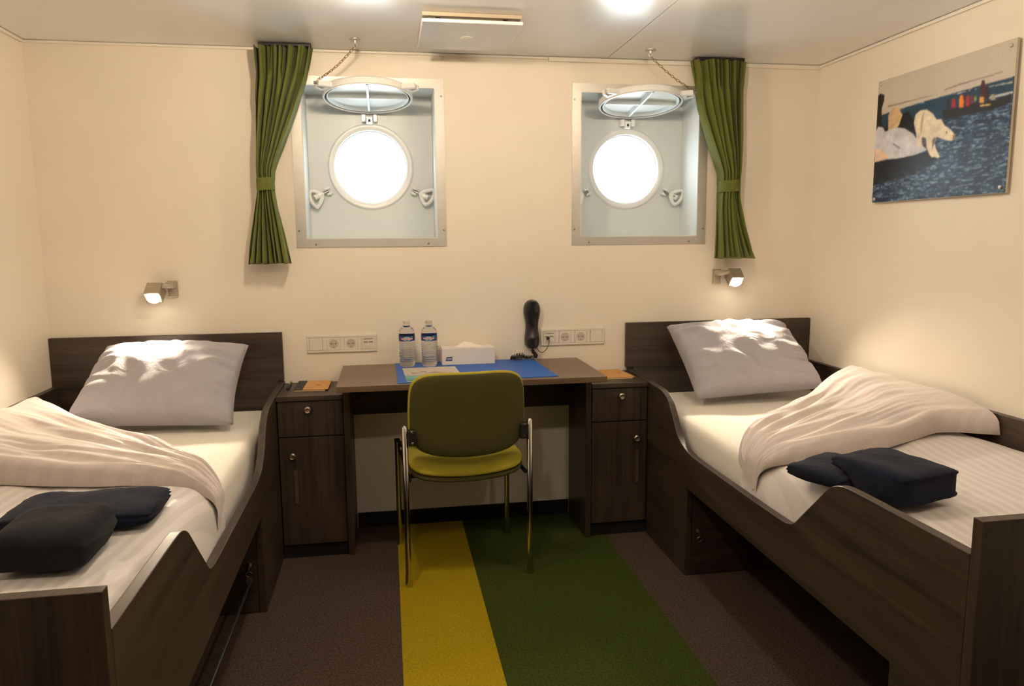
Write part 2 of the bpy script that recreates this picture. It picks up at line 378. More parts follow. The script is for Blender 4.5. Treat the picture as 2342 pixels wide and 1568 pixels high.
# ------------------------------------------------------------------ windows
def square_ring(mb, cx, cz, x0, x1, z0, z1, r, y, seg=64):
    inner = []; outer = []
    for i in range(seg):
        a = 2*math.pi*i/seg; c_, s_ = math.cos(a), math.sin(a)
        inner.append((cx+r*c_, y, cz+r*s_))
        ks = []
        if c_ > 1e-9: ks.append((x1-cx)/c_)
        if c_ < -1e-9: ks.append((x0-cx)/c_)
        if s_ > 1e-9: ks.append((z1-cz)/s_)
        if s_ < -1e-9: ks.append((z0-cz)/s_)
        k = min(ks); outer.append((cx+k*c_, y, cz+k*s_))
    # snap to corners
    for X in (x0, x1):
        for Z in (z0, z1):
            j = min(range(seg), key=lambda q: (outer[q][0]-X)**2+(outer[q][2]-Z)**2); outer[j] = (X, y, Z)
    mb.grid([[inner[i], outer[i]] for i in range(seg)], closed_u=True)
def window(n, op, fx0, fx1, port, lab):
    x0, x1, z0, z1 = op; cx, cz = port; D = .20
    w = bpy.data.objects.new('window_%d' % n, None); C.objects.link(w); w.location = (cx, 0, z0)
    struct(w, lab)
    mb = MB(); fz0, fz1 = 1.265, 1.973
    yf = -.004
    for (a, b_, c_, d_) in ((fx0, x0, fz0, fz1), (x1, fx1, fz0, fz1), (x0, x1, fz0, z0), (x0, x1, z1, fz1)):
        mb.box(a, b_, yf, -.0003, c_, d_)
    # screws
    mb.cur = 1
    for (sx, sz) in ((fx0+.012, fz0+.07), (fx1-.012, fz0+.07), (fx0+.08, fz0+.012), (fx1-.08, fz0+.012), (fx1-.012, fz1-.07), (fx0+.012, fz1-.07)):
        mb.lathe([(.0045, 0), (.003, .002)], (sx, yf, sz), (0, -1, 0), 12)
    part('window_frame', mb, [M['alu'], M['bolt_steel']], w)
    mb = MB(); t = .004
    mb.box(x0, x0+t, yf, D, z0, z1); mb.box(x1-t, x1, yf, D, z0, z1)
    mb.box(x0+t, x1-t, yf, D, z0, z0+t); mb.box(x0+t, x1-t, yf, D, z1-t, z1)
    part('window_reveal', mb, M['recess'], w)
    mb = MB(); square_ring(mb, cx, cz, x0, x1, z0, z1, .162, D)
    square_ring(mb, cx, cz, x0-.02, x1+.02, z0-.02, z1+.02, .162, D+.10)
    mb.lathe([(.162, 0), (.162, .10)], (cx, D, cz), (0, 1, 0), 64, caps=False)
    part('hull_plate', mb, M['recess'], w, smooth=30)
    mb = MB().lathe([(.162, .03), (.162, -.006), (.167, -.010), (.178, -.012), (.184, -.012), (.190, -.004), (.193, .0)], (cx, D, cz), (0, 1, 0), 72, caps=False)
    mb.lathe([(.162, .018), (.157, .018), (.157, .034), (.162, .034)], (cx, D, cz), (0, 1, 0), 72, caps=False)
    part('porthole_ring', mb, M['white_paint'], w, smooth=35)
    part('pane', MB().lathe([(.161, .024), (.161, .030)], (cx, D, cz), (0, 1, 0), 64), M['glass'], w)
    # hinge on the plate over the porthole
    mb = MB(); hz = cz+.205
    mb.box(cx-.014, cx+.014, D-.03, D, hz-.020, hz+.012); mb.box(cx-.034, cx-.017, D-.034, D, hz-.008, hz+.022); mb.box(cx+.017, cx+.034, D-.034, D, hz-.008, hz+.022)
    mb.cyl((cx-.036, D-.020, hz+.010), (cx+.036, D-.020, hz+.010), .006)
    mb.cur = 1; mb.box(cx-.005, cx+.005, D-.032, D-.028, hz-.010, hz+.002)
    part('hinge', mb, [M['white_paint'], M['gasket']], w, bevel=.002)
    return w
window(1, OPEN[0], -.363, .277, PORTS[0], 'left round porthole in a square aluminium framed recess')
window(2, OPEN[1], .843, 1.483, PORTS[1], 'right round porthole in a square aluminium framed recess')

def deadlight(cx, side, lab, lab_chain):
    cy, cz = -.006, 1.882; R = .188
    t = thing('deadlight_cover', (cx, cy, cz), lab, 'porthole cover', 'steel storm covers raised over the portholes')
    tilt = math.radians(-9)
    Mx = Matrix.Translation((cx, cy, cz)) @ Matrix.Rotation(tilt, 4, 'X')
    mb = MB().lathe([(.179, 0), (R-.004, 0), (R, .004), (R, .026), (R-.006, .032), (.02, .038), (.001, .038)], (0, 0, 0), seg=72, caps=False)
    mb.lathe([(.179, 0), (.179, .012)], (0, 0, 0), seg=72, caps=False)
    mb.xform(Mx); part('rim', mb, M['white_paint'], t, smooth=30)
    mb = MB().lathe([(.179, .010), (.171, .007), (.171, .012)], (0, 0, 0), seg=72, caps=False).xform(Mx); part('gasket', mb, M['gasket'], t, smooth=40)
    mb = MB().lathe([(.1705, .004), (.166, .004), (.160, .020), (.0005, .024)], (0, 0, 0), seg=72, caps=False).xform(Mx); part('dish', mb, M['dish'], t, smooth=30)
    mb = MB().box(-.164, .164, -.005, .005, .002, .024).xform(Mx); part('rib', mb, M['dish'], t, bevel=.002)
    mb = MB().box(-.005, .005, -.164, .164, .001, .024).xform(Mx); part('rib', mb, M['dish'], t, bevel=.002)
    mb = MB().box(-.013, .013, .180, .204, .000, .020).xform(Mx); part('hinge_tongue', mb, M['white_paint'], t, bevel=.003)
    for sx in (-1, 1):
        mb = MB(); a0 = math.radians(-90+sx*58); d = Vector((math.cos(a0), math.sin(a0), 0)); p = Vector((-d.y, d.x, 0))
        for k in (-1, 1):
            base = d*.178+p*.019*k*1.5; tip = d*.236+p*.012*k
            q = p*.008
            pts = [base-q, base+q, tip+q, tip-q]
            mb.add([(*v.xy, .004) for v in pts]+[(*v.xy, .026) for v in pts], [(0, 1, 2, 3), (4, 7, 6, 5), (0, 4, 5, 1), (1, 5, 6, 2), (2, 6, 7, 3), (3, 7, 4, 0)])
        base = d*.176; q = p*.034
        pts = [base-q, base+q, d*.205+p*.026, d*.205-p*.026]
        mb.add([(*v.xy, .004) for v in pts]+[(*v.xy, .026) for v in pts], [(0, 1, 2, 3), (4, 7, 6, 5), (0, 4, 5, 1), (1, 5, 6, 2), (2, 6, 7, 3), (3, 7, 4, 0)])
        mb.xform(Mx); part('lug', mb, M['white_paint'], t, bevel=.003)
    # chain lug pin
    a0 = math.radians(-90+side*58); tip = Mx @ Vector((math.cos(a0)*.232, math.sin(a0)*.232, .022))
    part('lug_pin', MB().cyl(tip+Vector((-.014*1, 0, 0)), tip+Vector((.014, 0, 0)), .006), M['bolt_steel'], t)
    # chain up to a ceiling hook
    hook = Vector((cx-.040 if side < 0 else cx-.020, -.18, ZC))
    ch = thing('hanging_chain', tuple(hook), lab_chain, 'chain', 'thin chains from ceiling hooks to the porthole covers')
    mb = MB().lathe([(.022, 0), (.022, -.003), (.008, -.006), (.006, -.016)], (hook.x, hook.y, hook.z-.0005), seg=20)
    mb.torus((hook.x, hook.y, hook.z-.022), .007, .002, (0, 1, 0)); part('ceiling_hook', mb, M['alu'], ch, smooth=35)
    a = hook+Vector((0, 0, -.027)); b_ = tip+Vector((0, -.002, .008)); n = 15; mb = MB(); d = (b_-a).normalized(); o1 = d.orthogonal().normalized(); o2 = d.cross(o1)
    for i in range(n):
        p = a.lerp(b_, (i+.5)/n); p.z -= .012*math.sin(math.pi*(i+.5)/n)
        mb.torus(p, .0045, .0013, o1 if i % 2 else o2, e=d, stretch=2.1, seg=12, s2=5)
    part('links', mb, M['chain_brass'], ch, smooth=60)
deadlight(PORTS[0][0], -1, 'round white steel storm cover swung up over the left porthole, beside the left curtain', 'thin chain from the ceiling to the left porthole cover')
deadlight(PORTS[1][0], 1, 'round white steel storm cover swung up over the right porthole, beside the right curtain', 'thin chain from the ceiling to the right porthole cover')

def swing_bolt(cx, sx, lab):
    bx, bz, D = cx+sx*.190, 1.515, .20
    t = thing('swing_bolt', (bx, D, bz), lab, 'clamp bolt', 'swing bolts at the portholes')
    d = Vector((sx*.86, -.12, -.42)).normalized(); a = Vector((bx, D-.018, bz)); q = Vector((-d.z*sx, 0, d.x*sx)).normalized()
    mb = MB()
    for k in (-1, 1): mb.cyl(a+q*.012*k+Vector((0, .018, 0)), a+q*.012*k+Vector((0, -.008, 0)), .0065, 12); mb.cyl(a+q*.012*k-d*.012, a+q*.012*k+d*.014, .0055, 10)
    part('bracket', mb, M['white_paint'], t, smooth=40)
    part('threaded_rod', MB().cyl(a, a+d*.045, .006, 12), M['bolt_steel'], t)
    nc = a+d*.058; mb = MB()
    nrm = d.cross(q).normalized()
    tri = [nc-d*.026, nc+d*.012+q*.032*sx*-1, nc+d*.032, nc+d*.020-q*.042*sx*-1*1.0]
    ring = smoothpoly([tuple(p) for p in tri+[tri[0], tri[1]]], 6)[:24]
    rows = []
    ctr = sum((Vector(p) for p in ring), Vector())/len(ring)
    for i, p in enumerate(ring):
        p = Vector(p); e = (p-ctr).normalized()
        rows.append([tuple(p+(e*math.cos(2*math.pi*k/8)+nrm*math.sin(2*math.pi*k/8))*.0095) for k in range(9)])
    mb.grid(rows, closed_u=True)
    mb.cyl(a+d*.030, a+d*.070, .012, 14)
    part('wing_nut', mb, M['white_paint'], t, smooth=50)
    part('bolt_tip', MB().cyl(a+d*.052-nrm*.0125*(1 if nrm.y > 0 else -1), a+d*.052, .005, 10), M['bolt_steel'], t)
swing_bolt(PORTS[0][0], -1, 'white triangular wing nut bolt left of the left porthole')
swing_bolt(PORTS[0][0], 1, 'white triangular wing nut bolt right of the left porthole')
swing_bolt(PORTS[1][0], -1, 'white clamp bolt left of the right porthole, mostly hidden by the recess edge')
swing_bolt(PORTS[1][0], 1, 'white triangular wing nut bolt right of the right porthole')

# ------------------------------------------------------------------ curtains
def curtain(rows, n, lab, ph, side):
    """rows: (z, x_left, x_right, fold depth)"""
    z0 = rows[0][0]; t = thing('tied_curtain', (rows[0][1], -.06, z0), lab, 'curtain', 'short green curtains tied back')
    rs = smoothpoly(rows, 8); P = []; K = 30
    for (z, xa, xb, dp) in rs:
        r = []
        for j in range(n*K+1):
            u = j/(n*K); w = u + .010*math.sin(7*u+z*3) + .004*math.sin(23*u+ph)
            c_ = math.sin(2*math.pi*n*u+ph+1.5*math.sin(5.3*u+z*2.2+ph)+.5*math.sin(z*8+u*6)+1.3*fn(u*3.1, z*2.1, ph*5))
            hd = max(0, min(1, (z-1.93)/.05)); fine_ = math.sin(2*math.pi*n*2.6*u+ph*3+1.2*math.sin(9*u))
            c_ = c_*(1-.55*hd)+.6*hd*fine_; c_ = c_*(1-.35*abs(math.sin(3.1*u+ph)))+.28*math.sin(2*math.pi*n*1.7*u+z*4+ph)
            c_ = max(-1, min(1, c_))
            y = -.078 + dp*1.15*(abs(c_)**.7*(1 if c_ > 0 else -1)) - .012*math.sin(math.pi*u)
            dx = .35*(xb-xa)/n*math.sin(4*math.pi*n*u+ph*2)*.35
            y = min(y, -.010)
            r.append((xa+(xb-xa)*w+dx+.0015*fn(u*30, z*20), y, z+.004*fn(u*9, z*3, ph)))
        P.append(r)
    o = part('curtain_cloth', MB().grid(P), M['green_cloth'], t, smooth=80)
    md = o.modifiers.new('thick', 'SOLIDIFY'); md.thickness = .0016
    # tieback
    zt, a, b_ = 1.523, None, None
    for (z, xa, xb, dp) in rs:
        if z <= zt and a is None: a, b_ = xa, xb
    mb = MB(); cx = (a+b_)/2; hw = (b_-a)/2+.005
    R_ = []
    for zz, k in ((1.497, .985), (1.503, 1.0), (1.523, 1.0), (1.543, 1.0), (1.549, .985)):
        R_.append([(cx+hw*k*math.cos(2*math.pi*i/40), -.078+.050*k*math.sin(2*math.pi*i/40), zz+.003*math.cos(2*math.pi*i/40)) for i in range(41)])
    mb.grid(R_)
    o = part('tieback', mb, M['green_cloth'], t, smooth=80); md = o.modifiers.new('thick', 'SOLIDIFY'); md.thickness = .002
    part('curtain_track', MB().box(rows[0][1]+.02, rows[0][2]-.004, -.095, -.035, ZC-.014, ZC-.001), M['black_plastic'], t, bevel=.003)
curtain([(2.066, -.487, -.258, .030), (2.04, -.486, -.262, .030), (1.95, -.484, -.285, .024), (1.86, -.490, -.318, .026), (1.72, -.497, -.375, .030),
         (1.60, -.500, -.425, .032), (1.545, -.499, -.434, .032), (1.50, -.499, -.436, .032), (1.44, -.510, -.428, .030), (1.32, -.534, -.404, .030), (1.20, -.556, -.382, .034)], 7,
        'short dark green curtain tied back left of the left porthole', .4, -1)
curtain([(2.066, 1.366, 1.612, .030), (2.04, 1.372, 1.612, .030), (1.95, 1.392, 1.610, .024), (1.86, 1.412, 1.610, .026), (1.72, 1.462, 1.608, .030),
         (1.60, 1.508, 1.602, .032), (1.545, 1.516, 1.598, .032), (1.50, 1.516, 1.598, .032), (1.44, 1.514, 1.606, .030), (1.32, 1.512, 1.642, .030), (1.198, 1.511, 1.694, .034)], 7,
        'short dark green curtain tied back right of the right porthole', 1.9, 1)

# ------------------------------------------------------------------ air diffuser
t = thing('air_diffuser', (.338, -.39, ZC), 'square white ceiling air diffuser hanging just below the ceiling panel', 'air vent')
part('base_frame', MB().box(.160, .512, -.585, -.215, ZC-.014, ZC-.0005), M['shaded_base_beige'], t, bevel=.002)
mb = MB().box(.180, .492, -.565, -.235, ZC-.022, ZC-.014)
for x in (.215, .455): mb.cur = 1; mb.box(x-.008, x+.008, -.572, -.566, ZC-.022, ZC-.015)
part('vent_throat', mb, [M['gap'], M['black_base']], t)
mb = MB().box(.158, .516, -.590, -.212, ZC-.036, ZC-.024)
part('vent_plate', mb, M['white_paint'], t, bevel=.003)
part('sensor_button', MB().lathe([(.026, 0), (.026, -.002), (.020, -.004)], (.335, -.395, ZC-.036), seg=32), M['trim'], t, smooth=30)

# ------------------------------------------------------------------ reading lamps
def reading_lamp(bx, bz, hx, hz, aim, lab):
    t = thing('reading_lamp', (bx, 0, bz), lab, 'reading lamp', 'reading lamps over the beds')
    part('wall_plate', MB().box(bx-.020, bx+.020, -.010, -.0005, bz-.035, bz+.035), M['lamp_metal'], t, bevel=.003)
    part('arm', MB().box(bx-.016, bx+.016, -.050, -.010, bz+.006, bz+.032), M['lamp_metal'], t, bevel=.002)
    part('joint', MB().cyl((bx, -.040, bz+.016), (hx, -.052, hz+.030), .011), M['lamp_metal'], t, smooth=40)
    c_ = Vector((hx, -.060, hz)); ax = (Vector(aim)-c_).normalized()
    q = Vector((0, 0, 1)).cross(ax).normalized(); w = ax.cross(q)
    Mt = Matrix(((q.x, w.x, ax.x, c_.x), (q.y, w.y, ax.y, c_.y), (q.z, w.z, ax.z, c_.z), (0, 0, 0, 1)))
    mb = MB()
    hw = .030; zt = .024
    for (a0, a1, b0, b1) in ((-hw, hw, -hw, -hw+.004), (-hw, hw, hw-.004, hw), (-hw, -hw+.004, -hw+.004, hw-.004), (hw-.004, hw, -hw+.004, hw-.004)):
        mb.box(a0, a1, b0, b1, -.034, zt)
    mb.box(-hw, hw, -hw, hw, -.036, -.030); mb.box(-hw+.003, hw-.003, -hw+.003, hw-.003, .016, .021)
    mb.xform(Mt); part('lamp_head', mb, M['lamp_metal'], t, bevel=.002)
    mb = MB().lathe([(.0245, .0215), (.0245, .031), (.020, .035)], (0, 0, 0), seg=28).xform(Mt); part('lit_lens', mb, M['lamp_lens'], t, smooth=40)
    ld = bpy.data.lights.new('reading_bulb', 'SPOT'); ld.energy = 34; ld.color = (1, .82, .60); ld.spot_size = math.radians(108); ld.spot_blend = .9; ld.shadow_soft_size = .018
    lo = bpy.data.objects.new('reading_bulb', ld); C.objects.link(lo); lo.location = c_+ax*.048
    lo.rotation_euler = ax.to_track_quat('-Z', 'Y').to_euler()
reading_lamp(-.873, 1.098, -.931, 1.083, (-1.00, -.78, .42), 'small square metal reading lamp shining on the left pillow')
reading_lamp(1.545, 1.112, 1.610, 1.106, (1.60, -.78, .42), 'small square metal reading lamp shining on the right pillow')

# ------------------------------------------------------------------ sockets
def dish_hole(mb, cx, cz, hw, y, r, depth):
    square_ring(mb, cx, cz, cx-hw, cx+hw, cz-hw, cz+hw, r, y, 32)
    mb.lathe([(r, 0), (r-.001, depth), (.0005, depth)], (cx, y, cz), (0, 1, 0), 32, caps=False)
    for (a0, a1, b0, b1) in ((cx-hw, cx-hw+.0004, cz-hw, cz+hw), (cx+hw-.0004, cx+hw, cz-hw, cz+hw), (cx-hw, cx+hw, cz-hw, cz-hw+.0004), (cx-hw, cx+hw, cz+hw-.0004, cz+hw)):
        mb.box(a0, a1, y, -.0096, b0, b1)
def socket_plate(x0, order, lab, phone_plug=False):
    zc = .847; x1 = x0+.302; t = thing('socket_plate', (x0+.151, 0, zc), lab, 'power socket', 'wall socket plates')
    mb = MB(); mb.box(x0, x1, -.0035, -.0005, zc-.041, zc+.041)
    # frame with sloped edge: four bars per module opening
    cs = [x0+.0395+.0743*i for i in range(4)]; h = .0280
    mb2 = MB(); edges = [x0+.004]+[v for c_ in cs for v in (c_-h, c_+h)]+[x1-.004]
    mb2.box(x0+.002, x1-.002, -.009, -.0035, zc+h, zc+.038); mb2.box(x0+.002, x1-.002, -.009, -.0035, zc-.038, zc-h)
    for i in range(0, 10, 2): mb2.box(edges[i] if i else x0+.002, edges[i+1] if i < 8 else x1-.002, -.009, -.0035, zc-h, zc+h)
    part('frame', mb2, M['plastic'], t, bevel=.0022, seg=3); part('back_plate', mb, M['plastic'], t, bevel=.001)
    for c_, k in zip(cs, order):
        h2 = .0272
        if k == 'b': part('blank_cover', MB().box(c_-h2, c_+h2, -.0105, -.0036, zc-h2, zc+h2), M['plastic'], t, bevel=.0015)
        elif k == 's':
            mb = MB(); mb.box(c_-h2, c_+h2, -.0095, -.0036, zc-h2, zc+h2)
            mb.lathe([(.0205, 0), (.0195, -.0012), (.0190, 0)], (c_, -.0095, zc), (0, 1, 0), 32, caps=False)
            mb.cur = 2; mb.lathe([(.0190, -.0003), (.001, -.0003)], (c_, -.0095, zc), (0, 1, 0), 32, caps=False)
            mb.cur = 1
            for (dx, dz, r) in ((-.0092, 0, .0026), (.0092, 0, .0026), (0, .0, .0015), (0, -.0155, .0018)):
                mb.lathe([(r, -.0006), (r*.5, -.0008)], (c_+dx, -.0095, zc+dz), (0, 1, 0), 12)
            part('power_outlet', mb, [M['plastic'], M['plastic_dark'], M['socket_in']], t, smooth=30)
        else:
            mb = MB(); mb.box(c_-h2, c_+h2, -.0100, -.0036, zc-h2, zc+h2)
            mb.cur = 1; mb.box(c_-.020, c_+.020, -.0104, -.0100, zc+.015, zc+.021)
            mb.cur = 2
            for s in (-1, 1): mb.box(c_+s*.011-.009, c_+s*.011+.009, -.0105, -.0100, zc+.0015, zc+.006)
            mb.cur = 0
            for s in (-1, 1): mb.box(c_+s*.011-.0085, c_+s*.011+.0085, -.0125, -.0100, zc-.021, zc+.001)
            mb.box(c_-.0012, c_+.0012, -.0128, -.0100, zc-.021, zc+.006)
            part('data_outlet', mb, [M['plastic'], M['plastic_shade'], M['cable']], t)
M['socket_in'] = plain('socket_inner', (0.52, 0.46, 0.38), .4)
socket_plate(-.341, 'bssd', 'white four-gang socket plate on the wall left of the bottles')
socket_plate(.697, 'dssb', 'white four-gang socket plate on the wall right of the telephone')

# ------------------------------------------------------------------ telephone
t = thing('wall_telephone', (.656, -.0005, .90), 'black telephone handset hanging upright on the wall above the desk', 'telephone')
prof = smoothpoly([(1.022, .002), (1.016, .020), (1.000, .033), (.975, .038), (.950, .036), (.920, .030), (.890, .029), (.865, .032), (.838, .034), (.815, .031), (.803, .020), (.800, .002)], 5)
P = []
for (z, hw) in prof:
    dep = .034+.010*math.cos((z-.91)/.11*math.pi*.9)*-1 if False else (.046 if abs(z-.91) > .06 else .046-.012*math.cos((z-.91)/.06*math.pi/2))
    dep *= min(1, hw/.02)
    P.append([(.656+hw*math.cos(a)*(abs(math.cos(a))**-.15 if abs(math.cos(a)) > .05 else 1), -.004-dep*max(0, math.sin(a))**.8 if math.sin(a) > 0 else -.003, z) for a in [math.pi*k/20 for k in range(21)]]+[(.656+hw*1.0, -.003, z)])
part('handset', MB().grid(P), M['phone'], t, smooth=60)
part('wall_cradle', MB().box(.632, .680, -.004, -.0005, .815, 1.0), M['phone'], t, bevel=.001)
pts = []
for i in range(520):
    u = i/519; ang = u*2*math.pi*26
    c0 = interp([(.656, -.022, .800), (.657, -.030, .786), (.668, -.045, .772), (.662, -.060, .7655), (.635, -.058, .765), (.610, -.052, .7665), (.590, -.050, .7665), (.560, -.055, .7655)], u)
    d = interp([(.656, -.022, .800), (.657, -.030, .786), (.668, -.045, .772), (.662, -.060, .7655), (.635, -.058, .765), (.610, -.052, .7665), (.590, -.050, .7665), (.560, -.055, .7655)], min(u+.02, 1.0))-c0
    if d.length < 1e-6: d = Vector((-1, 0, 0))
    d.normalize(); e1 = d.orthogonal().normalized(); e2 = d.cross(e1)
    r = .0068 if u > .06 else .0068*u/.06
    pts.append(c0+(e1*math.cos(ang)+e2*math.sin(ang))*r)
part('coiled_cord', MB().tube(pts, .0019, 6), M['phone'], t, smooth=80)
pts = []
for i in range(300):
    u = i/299; ang = u*2*math.pi*18; c0 = interp([(.600, -.070, .7655), (.570, -.082, .7655), (.548, -.070, .7655), (.556, -.050, .768), (.585, -.042, .776), (.612, -.046, .778)], u)
    pts.append(c0+Vector((math.cos(ang)*.0065*.4, math.cos(ang)*.0065*.8, math.sin(ang)*.0068)))
part('coiled_cord', MB().tube(pts, .0019, 6), M['phone'], t, smooth=80)
wire = smoothpoly([(.676, -.012, .808), (.684, -.016, .790), (.700, -.020, .780), (.716, -.026, .790), (.727, -.032, .812), (.731, -.034, .832), (.728, -.026, .845)], 6)
part('line_cable', MB().tube(wire, .0018, 6), M['cable'], t, smooth=80)
part('line_plug', MB().box(.722, .734, -.030, -.0130, .838, .850), M['black_plastic'], t, bevel=.002)

# ------------------------------------------------------------------ desk
DZ = .75
t = thing('writing_desk', (.337, -.25, 0), 'dark brown writing desk between the two nightstands, against the wall', 'desk')
part('desk_top', MB().box(-.190, .865, -.502, -.0145, DZ-.024, DZ), M['wood_desk'], t, bevel=.0015)
part('side_panel', MB().box(-.178, -.153, -.305, -.004, .0005, DZ-.0245), M['wood_z'], t, bevel=.001)
part('side_panel', MB().box(.831, .856, -.305, -.004, .0005, DZ-.0245), M['wood_z'], t, bevel=.001)
part('back_apron', MB().box(-.1525, .8305, -.028, -.006, .530, DZ-.0245), M['wood_x'], t, bevel=.001)

# blue mat and the things on the desk
o = part('desk_mat', MB().prism([(.040, -.488), (.672, -.468), (.657, -.020), (.036, -.020)], lambda a, b_, z: (a, b_, z), DZ+.0005, DZ+.003), M['mat_blue'])
tag(o, 'bright blue rectangular desk mat lying on the desk', 'desk mat')
MZ = DZ+.003
def water_bottle(cx, cy, lab, rot):
    t = thing('water_bottle', (cx, cy, MZ), lab, 'bottle', 'water bottles on the blue mat')
    prof = [(.012, .0006), (.026, .0006), (.0315, .006), (.0335, .014)]
    z = .020
    while z < .092:
        prof += [(.0340, z), (.0342, z+.004), (.0326, z+.006), (.0326, z+.007)]; z += .009
    prof += [(.0345, .094), (.0345, .110), (.0342, .112), (.0342, .136), (.0345, .138), (.0340, .144), (.0310, .152), (.0320, .155), (.0270, .163), (.0200, .170), (.0150, .174), (.0142, .178), (.0165, .1785), (.0165, .180), (.0142, .1805), (.0140, .1845)]
    part('bottle_body', MB().lathe(prof, (cx, cy, MZ), seg=48), M['bottle'], t, smooth=30)
    part('bottle_cap', MB().lathe([(.0150, .1850), (.0152, .186), (.0150, .1975), (.0135, .199), (.001, .199)], (cx, cy, MZ), seg=32), M['cap'], t, smooth=35)
    mb = MB(); R = .03485; seg = 64
    def strip(a0, a1, z0, z1, R, n=24): mb.grid([[(cx+R*math.sin(a0+(a1-a0)*i/n), cy-R*math.cos(a0+(a1-a0)*i/n), MZ+z) for z in (z0, z1)] for i in range(n+1)])
    strip(0, 2*math.pi, .1125, .1355, R, 64)
    lb = part('label', mb, M['label_blue'], t, smooth=80)
    mb = MB()
    def blob(ca, cz, ra, rz, R):
        rows = []
        for k in (0.01, .5, 1):
            rows.append([(cx+R*math.sin(ca+ra*k*math.cos(2*math.pi*i/28)), cy-R*math.cos(ca+ra*k*math.cos(2*math.pi*i/28)), MZ+cz+rz*k*math.sin(2*math.pi*i/28)) for i in range(29)])
        mb.grid(rows)
    blob(rot-.02, .1232, .52, .0092, R+.0004); mb.cur = 1
    # banner with flared ends
    for s in (-1, 1): strip(rot-.02+s*.02, rot-.02+s*.50, .1212, .1266, R+.0008, 8); strip(rot-.02+s*.50, rot-.02+s*.74, .1200, .1278, R+.0006, 5)
    mb.cur = 2; blob(rot-.02, .1178, .14, .0016, R+.0010); mb.cur = 3; blob(rot+.62, .1318, .16, .0022, R+.0008)
    part('label_emblem', mb, [M['label_sky'], M['label_pink'], M['label_blue'], M['label_green']], lb, smooth=80)
water_bottle(.0880, -.110, 'clear water bottle with a blue label, left of the pair', .0)
water_bottle(.1830, -.117, 'clear water bottle with a blue label, right of the pair beside the tissue box', -.1)

t = thing('tissue_box', (.352, -.070, MZ), 'low white cardboard tissue box with a tissue sticking out, right of the bottles', 'tissue box')
part('carton', MB().box(.237, .468, -.120, -.022, MZ+.0005, MZ+.072), M['card'], t, bevel=.001)
mb = MB(); P = []
for i in range(25):
    u = i/24; r = []
    for j in range(9):
        v = j/8; hgt = .026*max(0, 1-abs(u-.42)/(.42 if u < .42 else .58))**.85
        r.append((.296+.118*u+.004*math.sin(v*3+u*5), -.092+.044*v, MZ+.0725+hgt*math.sin(math.pi*v)**.6+.0015*math.sin(u*19+v*4)*math.sin(math.pi*v)))
    P.append(r)
part('tissue', mb.grid(P), M['tissue'], t, smooth=60)
mb = MB().prism([(.2525, .0185), (.2535, .0330), (.2600, .0360), (.2815, .0360), (.2805, .0195), (.2790, .0185)], lambda a, b_, y: (a, y, MZ+b_), -.1206, -.1202)
lg = part('maker_mark', mb, M['navy_print'], t)
v, f = text_mesh('TORK', .0098, .0003)
mb = MB(); mb.add([(.2665+x, -.1208-z*.5, MZ+.0268+y) for x, y, z in v], f)
part('lettering', mb, M['white_print'], lg)

# brochure
t = thing('brochure', (.18, -.30, MZ), 'glossy brochure with a photo cover lying on the blue mat behind the chair', 'brochure')
bro = lambda a, b_, z: (.064+.222*a+.012*(1-b_), -.478+.300*b_+.004*a, z)
part('pages', MB().prism([(0, 0), (1, 0), (1, 1), (0, 1)], bro, MZ+.0005, MZ+.0035), M['paper'], t)
m, nt, b = newmat('brochure_print'); M['brochure'] = m
at = N(nt, 'ShaderNodeAttribute', attribute_name='ink'); nt.links.new(at.outputs['Color'], b.inputs['Base Color']); b.inputs['Roughness'].default_value = .3
def ink_plane(name, fnpos, nx, ny, img, mat, parent):
    me = bpy.data.meshes.new(name); off = world_origin(parent)
    me.from_pydata([tuple(Vector(fnpos(i/(nx-1), j/(ny-1)))-off) for j in range(ny) for i in range(nx)], [], [(j*nx+i, j*nx+i+1, (j+1)*nx+i+1, (j+1)*nx+i) for j in range(ny-1) for i in range(nx-1)])
    ca = me.color_attributes.new('ink', 'FLOAT_COLOR', 'POINT')
    buf = np.ones((nx*ny, 4), np.float32); buf[:, :3] = img.reshape(-1, 3); ca.data.foreach_set('color', buf.ravel())
    me.materials.append(mat); o = bpy.data.objects.new(name, me); C.objects.link(o); o.parent = parent; return o
nx, ny = 60, 60; U, V = np.meshgrid(np.linspace(0, 1, nx), np.linspace(0, 1, ny))
img = np.zeros((ny, nx, 3)); img[:] = (.56, .50, .42)
img[V < .46] = (.42, .36, .30); img[V < .36] = (.10, .34, .33); img[V < .12] = (.04, .22, .24)
img[(V > .52) & (V < .58+.05*np.sin(U*14)) & (U > .12) & (U < .85)] = (.26, .13, .09); img[(V > .60) & (V < .68) & (U > .30) & (U < .42)] = (.28, .15, .10)
img[(V > .46) & (V < .50) & (U > .1) & (U < .8)] = (.62, .55, .46)
ink_plane('cover_print', lambda u, v: bro(u, v, MZ+.0039), nx, ny, img, M['brochure'], t)

